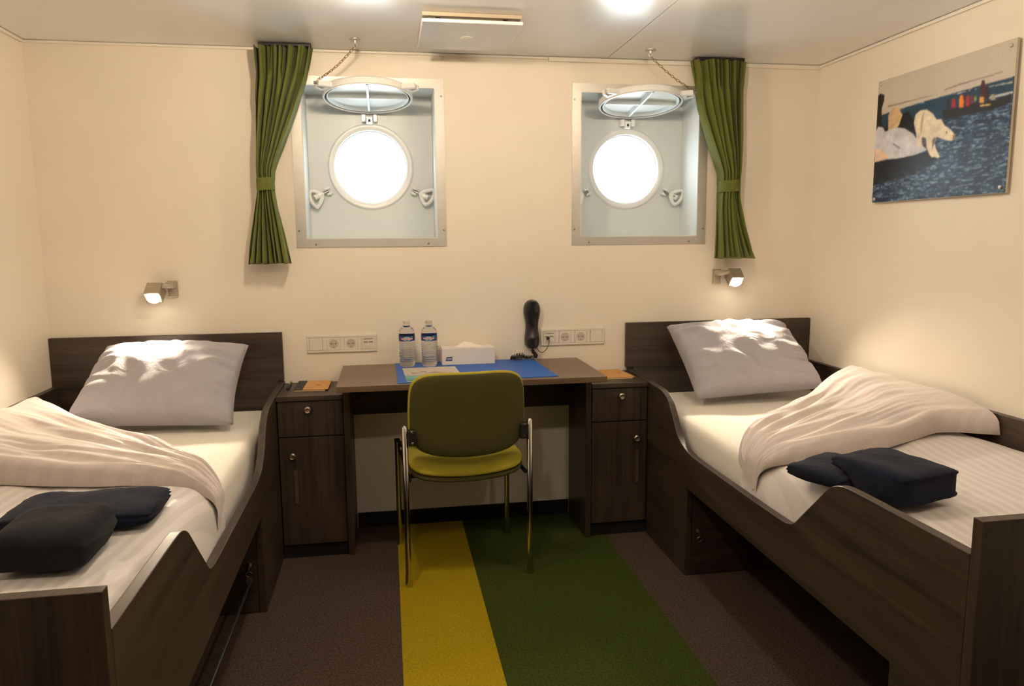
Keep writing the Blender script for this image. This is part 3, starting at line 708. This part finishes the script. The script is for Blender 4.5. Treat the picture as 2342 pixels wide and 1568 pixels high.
# ------------------------------------------------------------------ nightstands
NT = .680
def nightstand(x0, x1, hinge_left, lab):
    t = thing('nightstand', ((x0+x1)/2, -.15, 0), lab, 'nightstand', 'nightstands beside the desk')
    mb = MB().box(x0, x1, -.280, -.004, .0005, NT-.0205)
    part('cabinet_body', mb, M['wood_z'], t)
    part('cabinet_top', MB().box(x0, x1, -.306, -.004, NT-.020, NT), M['wood_x'], t, bevel=.0015)
    part('plinth', MB().box(x0+.001, x1-.001, -.290, -.2805, .0008, .052), M['black_base'], t)
    cx = (x0+x1)/2
    dr = part('drawer', MB().box(x0+.003, x1-.003, -.300, -.2805, .514, NT-.024), M['wood_z'], t, bevel=.001)
    def knob(x, z, p):
        part('knob', MB().lathe([(.006, 0), (.006, .008), (.0135, .012), (.0145, .016), (.0125, .020), (.010, .0215), (.0085, .0205), (.001, .0205)], (x, -.3005, z), (0, -1, 0), 28), M['brass'], p, smooth=35)
    knob(cx-.008 if hinge_left else cx+.004, .624, dr)
    do = part('door', MB().box(x0+.003, x1-.003, -.300, -.2805, .060, .509), M['wood_z'], t, bevel=.001)
    kx = x0+.055 if hinge_left else x1-.052
    knob(kx, .436, do)
    part('handle_strip', MB().box(kx+.000, kx+.014, -.3045, -.3005, .235, .375), M['brass_dull'], do, bevel=.001)
nightstand(-.4385, -.1795, True, 'dark wood nightstand left of the desk, its door knob at the left')
nightstand(.8575, 1.1085, False, 'dark wood nightstand right of the desk, its door knob at the right')

t = thing('notebook', (-.32, -.10, NT), 'kraft notebook with a black spine band on the left nightstand', 'notebook', 'kraft notebooks on the nightstands')
R_ = lambda cx, cy, a: (lambda u, v, z: (cx+u*math.cos(a)-v*math.sin(a), cy+u*math.sin(a)+v*math.cos(a), z))
fp = R_(-.318, -.115, -.03)
part('cover', MB().prism([(-.058, -.098), (.078, -.098), (.074, .098), (-.062, .098)], fp, NT+.006, NT+.008), M['kraft'], t)
part('page_block', MB().prism([(-.057, -.096), (.066, -.096), (.062, .096), (-.061, .096)], fp, NT+.0005, NT+.006), M['pages'], t)
part('spine_band', MB().prism([(-.061, -.100), (-.024, -.100), (-.028, .100), (-.065, .100)], fp, NT+.0082, NT+.0090), M['black_cloth'], t)
part('stamp', MB().prism([(.018, -.010), (.040, -.006), (.038, .006), (.020, .004)], fp, NT+.0082, NT+.0086), M['kraft_mark'], t)
o = part('pen', MB().cyl((-.408, -.180, NT+.0062), (-.413, -.030, NT+.0062), .0055), M['black_cloth'])
o2 = part('pen_clip', MB().cyl((-.4085, -.030, NT+.0135), (-.4120, .0, NT+.0135) if False else (-.4105, -.100, NT+.0135), .0018), M['yellow_mark'], o)
tag(o, 'black pen with a yellow clip lying left of the notebook on the left nightstand', 'pen')
t = thing('notebook', (1.02, -.11, NT), 'plain kraft notebook on the right nightstand, half under the desk edge', 'notebook', 'kraft notebooks on the nightstands')
fp = R_(1.005, -.115, .06)
part('cover', MB().prism([(-.062, -.100), (.070, -.100), (.066, .100), (-.066, .100)], fp, NT+.006, NT+.008), M['kraft'], t)
part('page_block', MB().prism([(-.060, -.0985), (.060, -.0985), (.056, .098), (-.064, .098)], fp, NT+.0005, NT+.006), M['pages'], t)
part('stamp', MB().prism([(.022, -.010), (.040, -.006), (.038, .006), (.024, .004)], fp, NT+.0082, NT+.0086), M['kraft_mark'], t)

# ------------------------------------------------------------------ chair
ch = thing('visitor_chair', (.281, -.413, 0), 'olive green padded visitor chair with chrome legs at the desk, seen from behind', 'chair')
ca = math.radians(3.6); CM = Matrix.Translation((.281, -.413, 0)) @ Matrix.Rotation(ca, 4, 'Z')
def cpart(name, mb, mat, **k): return part(name, mb.xform(CM), mat, ch, **k)
def pad(hx, hy, rc, t, mapf, pw=5, nseg=80, rings=10, edge=.5):
    """rounded-rectangle cushion; mapf(u, v, w) -> local xyz"""
    out = []
    for i in range(nseg):
        a = 2*math.pi*i/nseg; c_, s_ = math.cos(a), math.sin(a)
        n_ = rc
        k = (abs(c_)**n_+abs(s_)**n_)**(-1/n_)
        out.append((hx*c_*k, hy*s_*k))
    mb = MB(); rows = []
    for q in range(rings*2+1):
        ph = math.pi*q/(rings*2); s = math.sin(ph)**.22 if 0 < q < rings*2 else .0; w = math.cos(ph)
        w = (abs(w)**.9)*(1 if w > 0 else -1)*t/2
        s = max(s, .002)
        rows.append([mapf(x*s, y*s, w) for (x, y) in out])
    n = len(out)
    for j in range(len(rows)-1):
        pass
    mb.grid([[rows[j][i] for j in range(len(rows))] for i in range(n)], closed_u=True)
    return mb
# backrest: u across, v up, w thickness (toward -y = rear face)
def back_map(u, v, w):
    z = .664+v; sag = -.026*(1-(u/.222)**2)*(1 if v < 0 else 0)*min(1, -v/.14 if v < 0 else 0)
    y = -.205-.022+.045*(u/.222)**2 - .20*v*.35 - w
    x = u*(1-.03*max(0, v)/.15)
    return (x, y, z+sag)
mb = pad(.222, .150, 5.2, .030, lambda u, v, w: back_map(u, v, w-.004)); cpart('backrest', mb, M['olive'], smooth=70)
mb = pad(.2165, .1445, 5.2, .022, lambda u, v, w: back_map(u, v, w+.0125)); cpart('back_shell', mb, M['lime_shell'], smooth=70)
def seat_map(u, v, w):
    return (u*(1+.02*v), .012+v, .432+w+.028*(u/.225)**2-.010-(.018 if v < -.15 else 0)*((-v-.15)/.06 if v < -.15 else 0)-.03*max(0, v-.12)/.09)
mb = pad(.224, .213, 8, .034, lambda u, v, w: seat_map(u, v, w+.012)); cpart('seat', mb, M['olive'], smooth=70)
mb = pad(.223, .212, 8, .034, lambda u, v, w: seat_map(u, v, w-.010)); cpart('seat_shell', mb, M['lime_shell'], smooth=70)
for sx in (-1, 1):
    X = sx*.236
    # back leg, flared foot
    mb = MB().cyl((X, -.203, .0008), (X, -.203, .06), .0145, 16, .011); mb.cyl((X, -.203, .06), (X, -.203, .612), .011)
    mb.lathe([(.011, 0), (.009, .005), (.004, .008)], (X, -.203, .612), seg=16); cpart('leg', mb, M['chrome'], smooth=40)
    mb = MB().cyl((X, .205, .0008), (X, .205, .06), .0140, 16, .011); mb.cyl((X, .205, .06), (X, .205, .452), .011)
    cpart('leg', mb, M['chrome'], smooth=40)
    mb = MB().cyl((X, .205, .4525), (X, .205, .464), .012); mb.cyl((X, .205, .452), (X-sx*.03, .205, .430), .011)
    cpart('front_cap', mb, M['black_plastic'], smooth=40)
    cpart('side_rail', MB().cyl((X-sx*.014, -.190, .408), (X-sx*.014, .203, .408), .008, 12), M['black_plastic'], smooth=40)
    mb = MB().box(X-sx*.012, X-sx*.040, -.222, -.192, .545, .605)
    cpart('back_bracket', mb, M['black_plastic'], bevel=.004)
    for z in (.555, .598): cpart('bracket_screw', MB().lathe([(.006, 0), (.004, .003)], (X-sx*.026, -.223, z), (0, -1, 0), 12), M['chrome'])
for yy in (-.15, .13): cpart('seat_crossbar', MB().box(-.212, .212, yy+.02, yy+.045, .394, .408), M['black_plastic'], bevel=.004)

# ------------------------------------------------------------------ beds
def bed(side):
    """side -1 left, +1 right.  u runs from the aisle face of the bed to the wall"""
    X = (lambda u: LX-u) if side < 0 else (lambda u: RX+u)
    UW = (LX-XL) if side < 0 else (XR-RX)
    nm = 'left' if side < 0 else 'right'
    t = thing('cabin_bed', (X(UW/2), -1.05, 0), 'dark wood single bed with a curved cut-out side panel along the %s wall' % nm, 'bed', 'dark wood cabin beds')
    top = [(-.003, .690), (-.25, .683), (-.42, .676), (-.475, .668), (-.530, .644), (-.575, .600), (-.615, .550), (-.655, .517), (-.710, .497), (-.790, .486), (-.90, .484)]
    prof = smoothpoly(top, 4)
    prof += smoothpoly([(-1.30, .484), (-1.40, .485), (-1.445, .488), (-1.478, .500), (-1.510, .530)], 4)
    prof += smoothpoly([(-1.608, .628), (-1.640, .658), (-1.675, .674), (-1.715, .680), (-1.80, .681)], 4)
    prof += [(-2.104, .681), (-2.104, .0005), (-1.900, .0005), (-1.900, .334), (-.738, .350), (-.738, .0005), (-.003, .0005)]
    mb = MB().prism(prof, lambda a, b_, u: (X(u), a, b_), 0.0, .025)
    part('side_panel', mb, M['wood_y'], t, bevel=.0022)
    part('footboard', MB().box(X(0), X(UW-.003), -2.130, -2.105, .0005, .756), M['wood_z'], t, bevel=.0015)
    part('headboard', MB().box(X(0.002 if side < 0 else -.010), X(UW-.003), -.022, -.0006, .696, .905).box(X(.0262), X(UW-.003), -.022, -.0006, .30, .696), M['wood_x'], t, bevel=.0012)
    part('wall_rail', MB().box(X(UW-.002), X(UW-.027), -2.104, -.0225, .0005, .704), M['wood_y'], t, bevel=.0015)
    part('bed_base', MB().box(X(.0255), X(UW-.0275), -2.104, -.0225, .352, .372), M['wood_y'], t)
    # closed storage box under the head end, with a locked door facing the foot
    part('storage_box', MB().box(X(.0255), X(UW-.0275), -.735, -.0225, .0006, .351), M['wood_x'], t)
    door = part('storage_door', MB().box(X(.0265), X(.46), -.7385, -.7355, .006, .346), M['wood_x'], t)
    ku = .050
    kx = X(ku); mb = MB().lathe([(.008, 0), (.008, .004), (.005, .006)], (kx, -.739, .180), (0, -1, 0), 16)
    mb.box(kx-.0012, kx+.0012, -.760, -.745, .166, .184)
    mb.torus((kx, -.756, .152), .011, .0013, (0, 1, .3)); mb.box(kx-.010, kx-.001, -.759, -.757, .118, .142); mb.lathe([(.008, -.001), (.008, .001)], (kx+.003, -.758, .134), (0, 1, 0), 14)
    part('lock_and_key', mb, M['brass'], door, smooth=40)
    if side < 0:
        part('under_bed_rail', MB().box(X(.044), X(.052), -1.899, -.7390, .120, .124), M['bolt_steel'], t, bevel=.001)
    # mattress
    mu0, mu1 = .055, UW-.030
    P = []
    def rr(a, b_, r, n=5):
        return [(a+r*math.cos(q)*1, b_+r*math.sin(q)) for q in [math.pi/2*k/n for k in range(n+1)]]
    mb = MB(); rows = []
    ymn, ymx = -2.098, -.028
    for (ins, z) in ((.012, .3735), (.002, .380), (0, .395), (0, .535), (.003, .553), (.011, .566), (.024, .5735), (.040, .576)):
        a0, a1, b0, b1 = mu0+ins, mu1-ins, ymn+ins, ymx-ins; r = .04; row = []
        for (cx, cy, q0) in ((a1-r, b1-r, 0), (a0+r, b1-r, 90), (a0+r, b0+r, 180), (a1-r, b0+r, 270)):
            for k in range(7):
                q = math.radians(q0+15*k); row.append((X(cx+r*math.cos(q)), cy+r*math.sin(q), z))
        rows.append(row)
    mb.grid([[rows[j][i] for j in range(len(rows))] for i in range(len(rows[0]))], closed_u=True)
    n0 = len(mb.v)
    mb.add(rows[-1], [list(range(len(rows[-1])))]); mb.add(rows[0], [list(range(len(rows[0])))[::-1]])
    o = part('mattress', mb, M['sheet'], None, smooth=50, origin=(X(UW/2), -1.05, .3735))
    tag(o, 'mattress in a plain cream fitted sheet on the %s bed' % nm, 'mattress', 'mattresses under cream sheets')

    # duvet
    if side < 0:
        Up = [(.029, -1.225, .495), (.030, -1.18, .535), (.034, -1.125, .565), (.080, -1.05, .590), (.175, -.935, .597), (.305, -.785, .600), (.455, -.655, .605), (.650, -.475, .615), (.80, -.33, .630), (.865, -.25, .645)]
        Lo = [(.029, -1.25, .500), (.030, -1.235, .555), (.048, -1.235, .592), (.110, -1.212, .613), (.175, -1.195, .620), (.27, -1.175, .625), (.39, -1.165, .627), (.60, -1.125, .632), (.80, -1.07, .64), (.885, -1.03, .650)]
    else:
        Up = [(.028, -1.19, .495), (.028, -1.13, .535), (.032, -1.08, .560), (.072, -1.02, .590), (.145, -.95, .600), (.300, -.815, .600), (.500, -.66, .605), (.665, -.52, .62), (.790, -.43, .650), (.872, -.38, .670)]
        Lo = [(.028, -1.21, .495), (.029, -1.225, .555), (.040, -1.26, .590), (.080, -1.30, .612), (.150, -1.322, .620), (.260, -1.312, .624), (.42, -1.265, .628), (.60, -1.19, .632), (.74, -1.145, .638), (.885, -1.22, .640)]
    def yU(u):
        for a, b_ in zip(Up, Up[1:]):
            if a[0] <= u <= b_[0] and b_[0] > a[0]: k = (u-a[0])/(b_[0]-a[0]); return a[1]+(b_[1]-a[1])*k
        return Up[-1][1] if u > Up[-1][0] else Up[1][1]
    dv = thing('duvet', (X(.45), -1.5, .58), 'white satin striped duvet folded back diagonally on the %s bed' % nm, 'duvet', 'white striped duvets')
    P = []; NU, NV = 70, 110
    for i in range(NU+1):
        s = i/NU; u = .0285+(UW-.0285-.030)*s; col = []
        y0 = min(yU(max(u, .035))-.03, -.45)
        for j in range(NV+1):
            v = j/NV; y = y0+(-2.1015-y0)*v
            z = .620+.012*fn(u*3, y*3, side*5)+.005*fn(u*11, y*7, 3+side)+.004*fn(u*6+y*9, y*20, 9)*max(0, 1-abs(y+1.75)/.5)
            e = max(0, 1-(u-.0285)/.085); z -= .125*(1-math.sqrt(max(0, 1-e*e)))
            e2 = max(0, 1-(UW-.030-u)/.06); z -= .04*(1-math.sqrt(max(0, 1-e2*e2)))
            e3 = max(0, 1-(y+2.1015)/.08); z -= .04*(1-math.sqrt(max(0, 1-min(1, e3)**2)))
            z = max(z, .4860 if u < .053 else .5772)
            col.append((X(u), y, z))
        P.append(col)
    mb = MB().grid(P)
    # close under the cover so that it is a solid quilt
    B = [[(p[0], p[1], min(p[2]-.004, .5768) if abs(p[0]-X(0)) > .05 else p[2]-.02) for p in col] for col in P]
    rim = [P[i][0] for i in range(NU+1)]; 
    mb.grid([[P[i][0] for i in range(NU+1)], [B[i][0] for i in range(NU+1)]])
    mb.grid([[P[0][j] for j in range(NV+1)], [B[0][j] for j in range(NV+1)]])
    mb.grid([[P[NU][j] for j in range(NV+1)], [B[NU][j] for j in range(NV+1)]])
    mb.grid([[P[i][NV] for i in range(NU+1)], [B[i][NV] for i in range(NU+1)]])
    mb.grid(B)
    part('quilt', mb, M['duvet'], dv, smooth=80)
    # folded-back layer
    P = []; NT_, NS = 150, 90
    Us = smoothpoly(Up, 6); Ls = smoothpoly(Lo, 6)
    for i in range(NT_+1):
        tt = i/NT_; a = interp(Us, tt); b_ = interp(Ls, tt); row = []
        wd = (a-b_).length; hh = (.028+.050*min(1, wd/.5))*min(1, .25+tt*4)
        for j in range(-6, NS+7):
            s = min(max(j/NS, 0), 1); under = 0
            if j < 0: under = -j/6; s = 0
            if j > NS: under = (j-NS)/6; s = 1
            p = a.lerp(b_, s)
            k = (1-abs(2*s-1)**7)**(1/3.2)
            # wrinkles radiate from the aisle corner
            wv = math.sin(s*21+2.4*fn(tt*2.2, s*3, side)*2+side)*.5+.7*fn(s*16, tt*2.6, 4+side)+.35*fn(s*34, tt*5, 8)
            amp = .015*min(1, tt*5+.15)*min(1, (1-tt)*2.2+.25)
            soft = .012*fn(p.x*5, p.y*5, 2+side*3)
            z = p.z+hh*k+(amp*wv+soft*min(1, wd/.3))*k
            z += (.020*math.exp(-((tt-.86)/.14)**2)*(1-s)*k)
            x = p.x; y = p.y
            if under > 0:
                q = (b_-a).normalized() if wd > 1e-4 else Vector((0, -1, 0))
                z = p.z-.003; p2 = p+(q if s < .5 else -q)*.03*under*min(1, wd*3); x, y = p2.x, p2.y
            row.append((X(min(max(x, .0275), UW-.004 if z > .712 else UW-.0295)), y, z))
        P.append(row)
    part('folded_layer', MB().grid(P), M['duvet_fold'], dv, smooth=80)

    # pillow
    if side < 0: TL, TR, BR, BL, ptn = (-1.120, -.085, .870), (-.560, -.135, .868), (-.580, -.428, .606), (-1.190, -.385, .622), 11
    else: TL, TR, BR, BL, ptn = (1.262, -.100, .895), (1.835, -.085, .900), (1.905, -.365, .632), (1.300, -.372, .608), 23
    TL, TR, BR, BL = map(Vector, (TL, TR, BR, BL)); nrm = (BR-BL).cross(TL-BL).normalized()
    if nrm.y > 0: nrm = -nrm
    n = 56; F = []; G = []
    for i in range(n+1):
        a = i/n; r1 = []; r2_ = []
        for j in range(n+1):
            c_ = j/n
            p = BL.lerp(BR, a).lerp(TL.lerp(TR, a), c_)
            ea = 4*a*(1-a); ec = 4*c_*(1-c_)
            # sides pull in between the corners
            mid = (BL+BR+TL+TR)/4; pull = .055*(ec*(2*a-1)**6+ea*(2*c_-1)**6)
            p = p.lerp(mid, pull)
            k = (ea*ec)**.36
            da = min(a, 1-a, c_, 1-c_)
            wr = .010*math.sin((a*1.3+c_*.4)*17+3*fn(a*3, c_*3, ptn))*fn(a*3, c_*4, ptn+1)*2+.008*fn(a*9, c_*6, ptn+2)
            edge_w = .011*math.sin(38*a+6*fn(a*5, c_*4, ptn+3))*(.4+1.2*fn(a*4, 1, ptn))*math.exp(-((min(c_, 1-c_))/.17)**2)+.014*math.sin(34*c_+16*min(a, 1-a)*(c_-.5)+6*fn(a*4, c_*5, ptn))*(.5+fn(1, c_*4, ptn))*math.exp(-((min(a, 1-a))/.22)**2)
            th = .115*k
            frontp = p+nrm*(th*.95+(wr+edge_w)*min(1, k*1.4)); backp = p-nrm*(th*.55+(wr)*.4*k)
            lim = .5785; frontp.z = max(frontp.z, lim); backp.z = max(backp.z, lim-.001); backp.y = min(backp.y, -.0255)
            frontp.y = min(frontp.y, -.0265)
            r1.append(tuple(frontp)); r2_.append(tuple(backp))
        F.append(r1); G.append(r2_)
    mb = MB().grid(F).grid([list(r) for r in G])
    o = part('pillow', mb, M['pillow'], None, smooth=85, origin=((BL+BR)/2))
    tag(o, 'lavender grey pillow leaning on the headboard of the %s bed' % nm, 'pillow', 'grey pillows')
bed(-1); bed(1)

# ------------------------------------------------------------------ towels
def towel(c, w, d, h, rot, lab, mat, lift=0.0, sag=0.0, layers=3, sk=0.0, tilt=0.0, extra=None, drop=0.0):
    """folded towel: flat stack of folded layers, rounded fold at the front, local x = width, y = depth"""
    z0 = c[2]; mb = MB(); n, k = 36, 40; rows = []
    for i in range(n+1):
        a = i/n*2-1; row = []
        for j in range(k*2+1):
            q = j/(k*2)*2*math.pi
            cy_, cz_ = math.cos(q), math.sin(q)
            pw = 3.8; s = (abs(cy_)**pw+abs(cz_)**pw)**(-1/pw)
            y = cy_*s*d/2; z = cz_*s*h/2
            # layered edges at the back side (open folds) and grooves
            g = math.sin((z/h+.5)*layers*math.pi)**2
            if abs(cy_*s) > .9: y *= 1-.035*(1-g)*1.2
            ex = 1-abs(a)**9*.42
            sc = 1-abs(a)**9*.09
            y *= sc; zz = z*ex
            x = a*w/2*(1-.03*(1-g)*(abs(cz_*s) < .9))
            x += sk*y; zz += .0055*fn(x*12, y*12, h*70)+.0012*fn(x*60, y*60, 2) + sag*(abs(y/d*2)**2)*-1*(1 if extra == 'drape' and z > 0 else 0)
            if drop and z < 0: q_ = min(1, max(0, (.065-y)/.05)); zz -= drop*q_*q_*(3-2*q_)
            row.append((x, y, zz+h/2))
        rows.append(row)
    mb.grid(rows)
    for e in (0, n): mb.add(rows[e][:-1], [list(range(k*2))])
    Mt = Matrix.Translation((c[0], c[1], z0)) @ Matrix.Rotation(rot, 4, 'Z') @ Matrix.Rotation(tilt, 4, 'Y')
    mb.xform(Mt)
    o = part('folded_towel', mb, mat, None, smooth=70, origin=c)
    tag(o, lab, 'towel', 'folded navy towels on the beds'); return o
towel((-.722, -1.428, .630), .335, .215, .045, 0.0, 'navy folded towel behind the smaller dark one on the left bed', M['navy'], sk=-.03)
towel((-.705, -1.655, .6290), .190, .232, .088, math.radians(-1), 'smaller near-black folded towel in front of the navy one on the left bed', M['navy2'], sk=-.06, layers=2)
towel((1.222, -1.495, .631), .215, .185, .044, math.radians(26), 'navy folded towel partly under the other on the right bed', M['navy'])
towel((1.290, -1.635, .6755), .195, .245, .046, math.radians(13), 'navy folded towel on top of the other on the right bed', M['navy'], layers=2, drop=.042)

# ------------------------------------------------------------------ picture on the right wall
def homography(src, dst):
    A = []
    for (x, y), (u, v) in zip(src, dst): A += [[x, y, 1, 0, 0, 0, -u*x, -u*y, -u], [0, 0, 0, x, y, 1, -v*x, -v*y, -v]]
    _, _, vt = np.linalg.svd(np.array(A, float)); return vt[-1].reshape(3, 3)
Hm = homography([(250, 440), (1385, 110), (1300, 1370), (212, 1440)], [(0, 1), (1, 1), (1, 0), (0, 0)])
def tuv(pts):
    out = []
    for x, y in pts:
        q = Hm @ np.array([x, y, 1.0]); out.append((q[0]/q[2], q[1]/q[2]))
    return np.array(out)
nx, ny = 420, 300; U, V = np.meshgrid(np.linspace(0, 1, nx), np.linspace(0, 1, ny)); img = np.zeros((ny, nx, 3))
def inside(poly):
    x, y = U, V; c_ = np.zeros(x.shape, bool); n = len(poly); j = n-1
    for i in range(n):
        xi, yi = poly[i]; xj, yj = poly[j]
        c_ ^= ((yi > y) != (yj > y)) & (x < (xj-xi)*(y-yi)/(yj-yi+1e-12)+xi); j = i
    return c_
def nz(su, sv, seed, oct=3):
    out = np.zeros(U.shape); rng = np.random.RandomState(seed); amp = 1; tot = 0
    for o_ in range(oct):
        gu, gv = int(su*2**o_)+2, int(sv*2**o_)+2; g = rng.rand(gv+1, gu+1)
        fu, fv = U*(gu-1), V*(gv-1); iu, iv = fu.astype(int), fv.astype(int); a, b_ = fu-iu, fv-iv; a = a*a*(3-2*a); b_ = b_*b_*(3-2*b_)
        iu2, iv2 = np.minimum(iu+1, gu), np.minimum(iv+1, gv)
        out += amp*((g[iv, iu]*(1-a)+g[iv, iu2]*a)*(1-b_)+(g[iv2, iu]*(1-a)+g[iv2, iu2]*a)*b_); tot += amp; amp *= .6
    return out/tot
def paint(pts, col, n_=None, k=.0):
    mk = inside(tuv(pts)); c_ = np.array(col)
    img[mk] = c_ if n_ is None else (c_[None, :]*(1-k+2*k*n_[mk][:, None]))
sea = nz(22, 90, 3, 4); s2_ = nz(60, 150, 5, 2)
base = np.array(s2l((42, 70, 100))); dark = np.array(s2l((18, 34, 56))); lite = np.array(s2l((120, 150, 180)))
tt = np.clip((sea-.35)/.3, 0, 1)[..., None]; img[:] = dark*(1-tt)+base*tt
hl = np.clip((s2_*.5+sea*.5-.56)/.12, 0, 1)[..., None]; img[:] = img*(1-hl)+lite*hl
darker = inside(tuv([(212, 1110), (770, 1080), (560, 1210), (212, 1300)])); img[darker] = img[darker]*.18
paint([(270, 720), (1370, 425), (1350, 620), (780, 760), (560, 820), (260, 820)], s2l((28, 62, 86)), sea, .4)
paint([(245, 440), (1390, 100), (1365, 425), (960, 525), (600, 620), (430, 668), (275, 715), (250, 600)], s2l((196, 188, 176)), nz(4, 4, 8), .06)
paint([(330, 640), (700, 560), (700, 566), (330, 652)], s2l((130, 105, 100))); paint([(790, 520), (930, 470), (1270, 385), (1270, 392), (930, 482), (790, 528)], s2l((120, 100, 100)))
paint([(900, 550), (1350, 470), (1350, 478), (1000, 530), (900, 560)], s2l((205, 205, 205))); paint([(1150, 590), (1350, 550), (1350, 566), (1150, 606)], s2l((190, 195, 200)))
# dark rocks at the left
paint([(245, 560), (262, 535), (298, 548), (296, 600), (278, 660), (280, 780), (320, 850), (240, 850)], s2l((16, 10, 8)))
paint([(430, 720), (500, 690), (545, 760), (560, 880), (300, 860), (340, 760)], s2l((12, 8, 8)))
# seated cub-like bear behind
paint([(335, 845), (335, 720), (365, 660), (420, 655), (432, 690), (450, 720), (425, 800), (390, 845)], s2l((205, 175, 130)), nz(30, 30, 9), .35)
# ice floe
paint([(232, 850), (250, 812), (290, 820), (310, 855), (400, 822), (470, 832), (545, 880), (600, 960), (660, 1010), (560, 1050), (430, 1075), (300, 1085), (228, 1100)], s2l((208, 208, 218)), nz(14, 10, 11), .22)
paint([(228, 1105), (230, 1000), (300, 1010), (350, 1070), (300, 1088)], s2l((230, 200, 180)))
paint([(380, 950), (440, 990), (430, 1000), (375, 965)], s2l((140, 135, 165)))
# floe underside
paint([(228, 1105), (430, 1078), (560, 1052), (690, 1030), (760, 1085), (600, 1125), (380, 1190), (222, 1240)], s2l((16, 16, 26)))
# white bear
bear = [(548, 790), (560, 720), (600, 685), (650, 680), (700, 715), (735, 765), (770, 762), (800, 815), (850, 850), (888, 895), (885, 925), (855, 942), (815, 935), (775, 920), (735, 905), (722, 960), (730, 1000), (765, 1070), (750, 1082), (722, 1070), (700, 1072), (680, 1050), (655, 990), (650, 915), (625, 905), (612, 920), (620, 985), (590, 985), (572, 950), (570, 880)]
paint(bear, s2l((226, 214, 190)), nz(12, 12, 13), .10)
paint([(618, 905), (650, 915), (655, 975), (622, 965)], s2l((90, 80, 80))); paint([(700, 930), (722, 905), (735, 930), (715, 975), (700, 1010)], s2l((120, 115, 110)))
paint([(868, 885), (890, 900), (885, 930), (868, 930)], s2l((150, 100, 70))); paint([(810, 865), (822, 862), (824, 880), (812, 880)], s2l((90, 80, 70)))
paint([(600, 780), (625, 700), (632, 700), (615, 860), (605, 900)], s2l((190, 172, 140)))
# boat with people
paint([(778, 690), (1300, 590), (1330, 560), (1345, 640), (1200, 690), (960, 735), (790, 768)], s2l((26, 24, 28)))
for (x, y, w, h_, c_) in ((825, 600, 22, 75, (50, 25, 35)), (870, 595, 28, 75, (170, 30, 30)), (935, 570, 36, 100, (220, 130, 30)), (985, 575, 28, 85, (170, 40, 40)), (1020, 570, 24, 70, (120, 40, 50)), (1048, 580, 16, 40, (150, 160, 60)), (1100, 575, 34, 60, (210, 150, 60)), (1110, 450, 40, 140, (70, 24, 30)), (1145, 500, 34, 110, (50, 30, 40)), (1190, 570, 40, 45, (150, 150, 130)), (960, 560, 20, 50, (60, 40, 40))):
    paint([(x-w/2, y+h_), (x-w/2, y+h_*.3), (x-w/4, y), (x+w/4, y), (x+w/2, y+h_*.3), (x+w/2, y+h_)], s2l(c_), nz(50, 50, int(x)), .25)
paint([(1085, 655), (1170, 648), (1170, 656), (1085, 666)], s2l((215, 195, 120)))
def blur(im, r):
    for ax in (0, 1):
        acc = np.zeros_like(im); w_ = 0
        for k in range(-r, r+1):
            g = math.exp(-(k/(r*.6))**2); acc += g*np.roll(im, k, axis=ax); w_ += g
        im = acc/w_
    return im
lump = nz(26, 20, 21, 4)[..., None]; fine = nz(120, 90, 22, 2)[..., None]
edge = img.copy(); img = blur(img, 3); img[:4] = edge[:4]; img[-4:] = edge[-4:]; img[:, :4] = edge[:, :4]; img[:, -4:] = edge[:, -4:]
lum = img.mean(axis=2, keepdims=True)
img = img*(1+(lump-.5)*.55*(lum > .35)*(V[..., None] < .62)+(fine-.5)*.12)
img = np.clip(img, 0, 1)
t = thing('wall_picture', (XR, -.80, 1.43), 'frameless photo print of a white bear beside blue water on the right wall', 'picture')
y0, y1, pz0, pz1 = -.465, -1.142, 1.430, 1.915; PX = XR-.019
part('backing_board', MB().box(PX, PX+.010, y0, y1, pz0, pz1), M['acrylic'], t, bevel=.0008)
part('wall_spacer', MB().box(PX+.0102, XR-.0004, y0-.05, y1+.05, pz0+.05, pz1-.05), M['gap'], t)
ink_plane('photo_print', lambda u, v: (PX-.0006, y0+.001+(y1-y0-.002)*u, pz0+.001+(pz1-pz0-.002)*v), nx, ny, img, M['print'], t)
for (yy, zz) in ((y0-.015, pz0+.015), (y1+.020, pz0+.020), (y0-.015, pz1-.015), (y1+.020, pz1-.020)):
    part('mounting_stud', MB().lathe([(.0065, 0), (.0065, .004), (.004, .006)], (PX-.0008, yy, zz), (-1, 0, 0), 18), M['alu'], t, smooth=35)
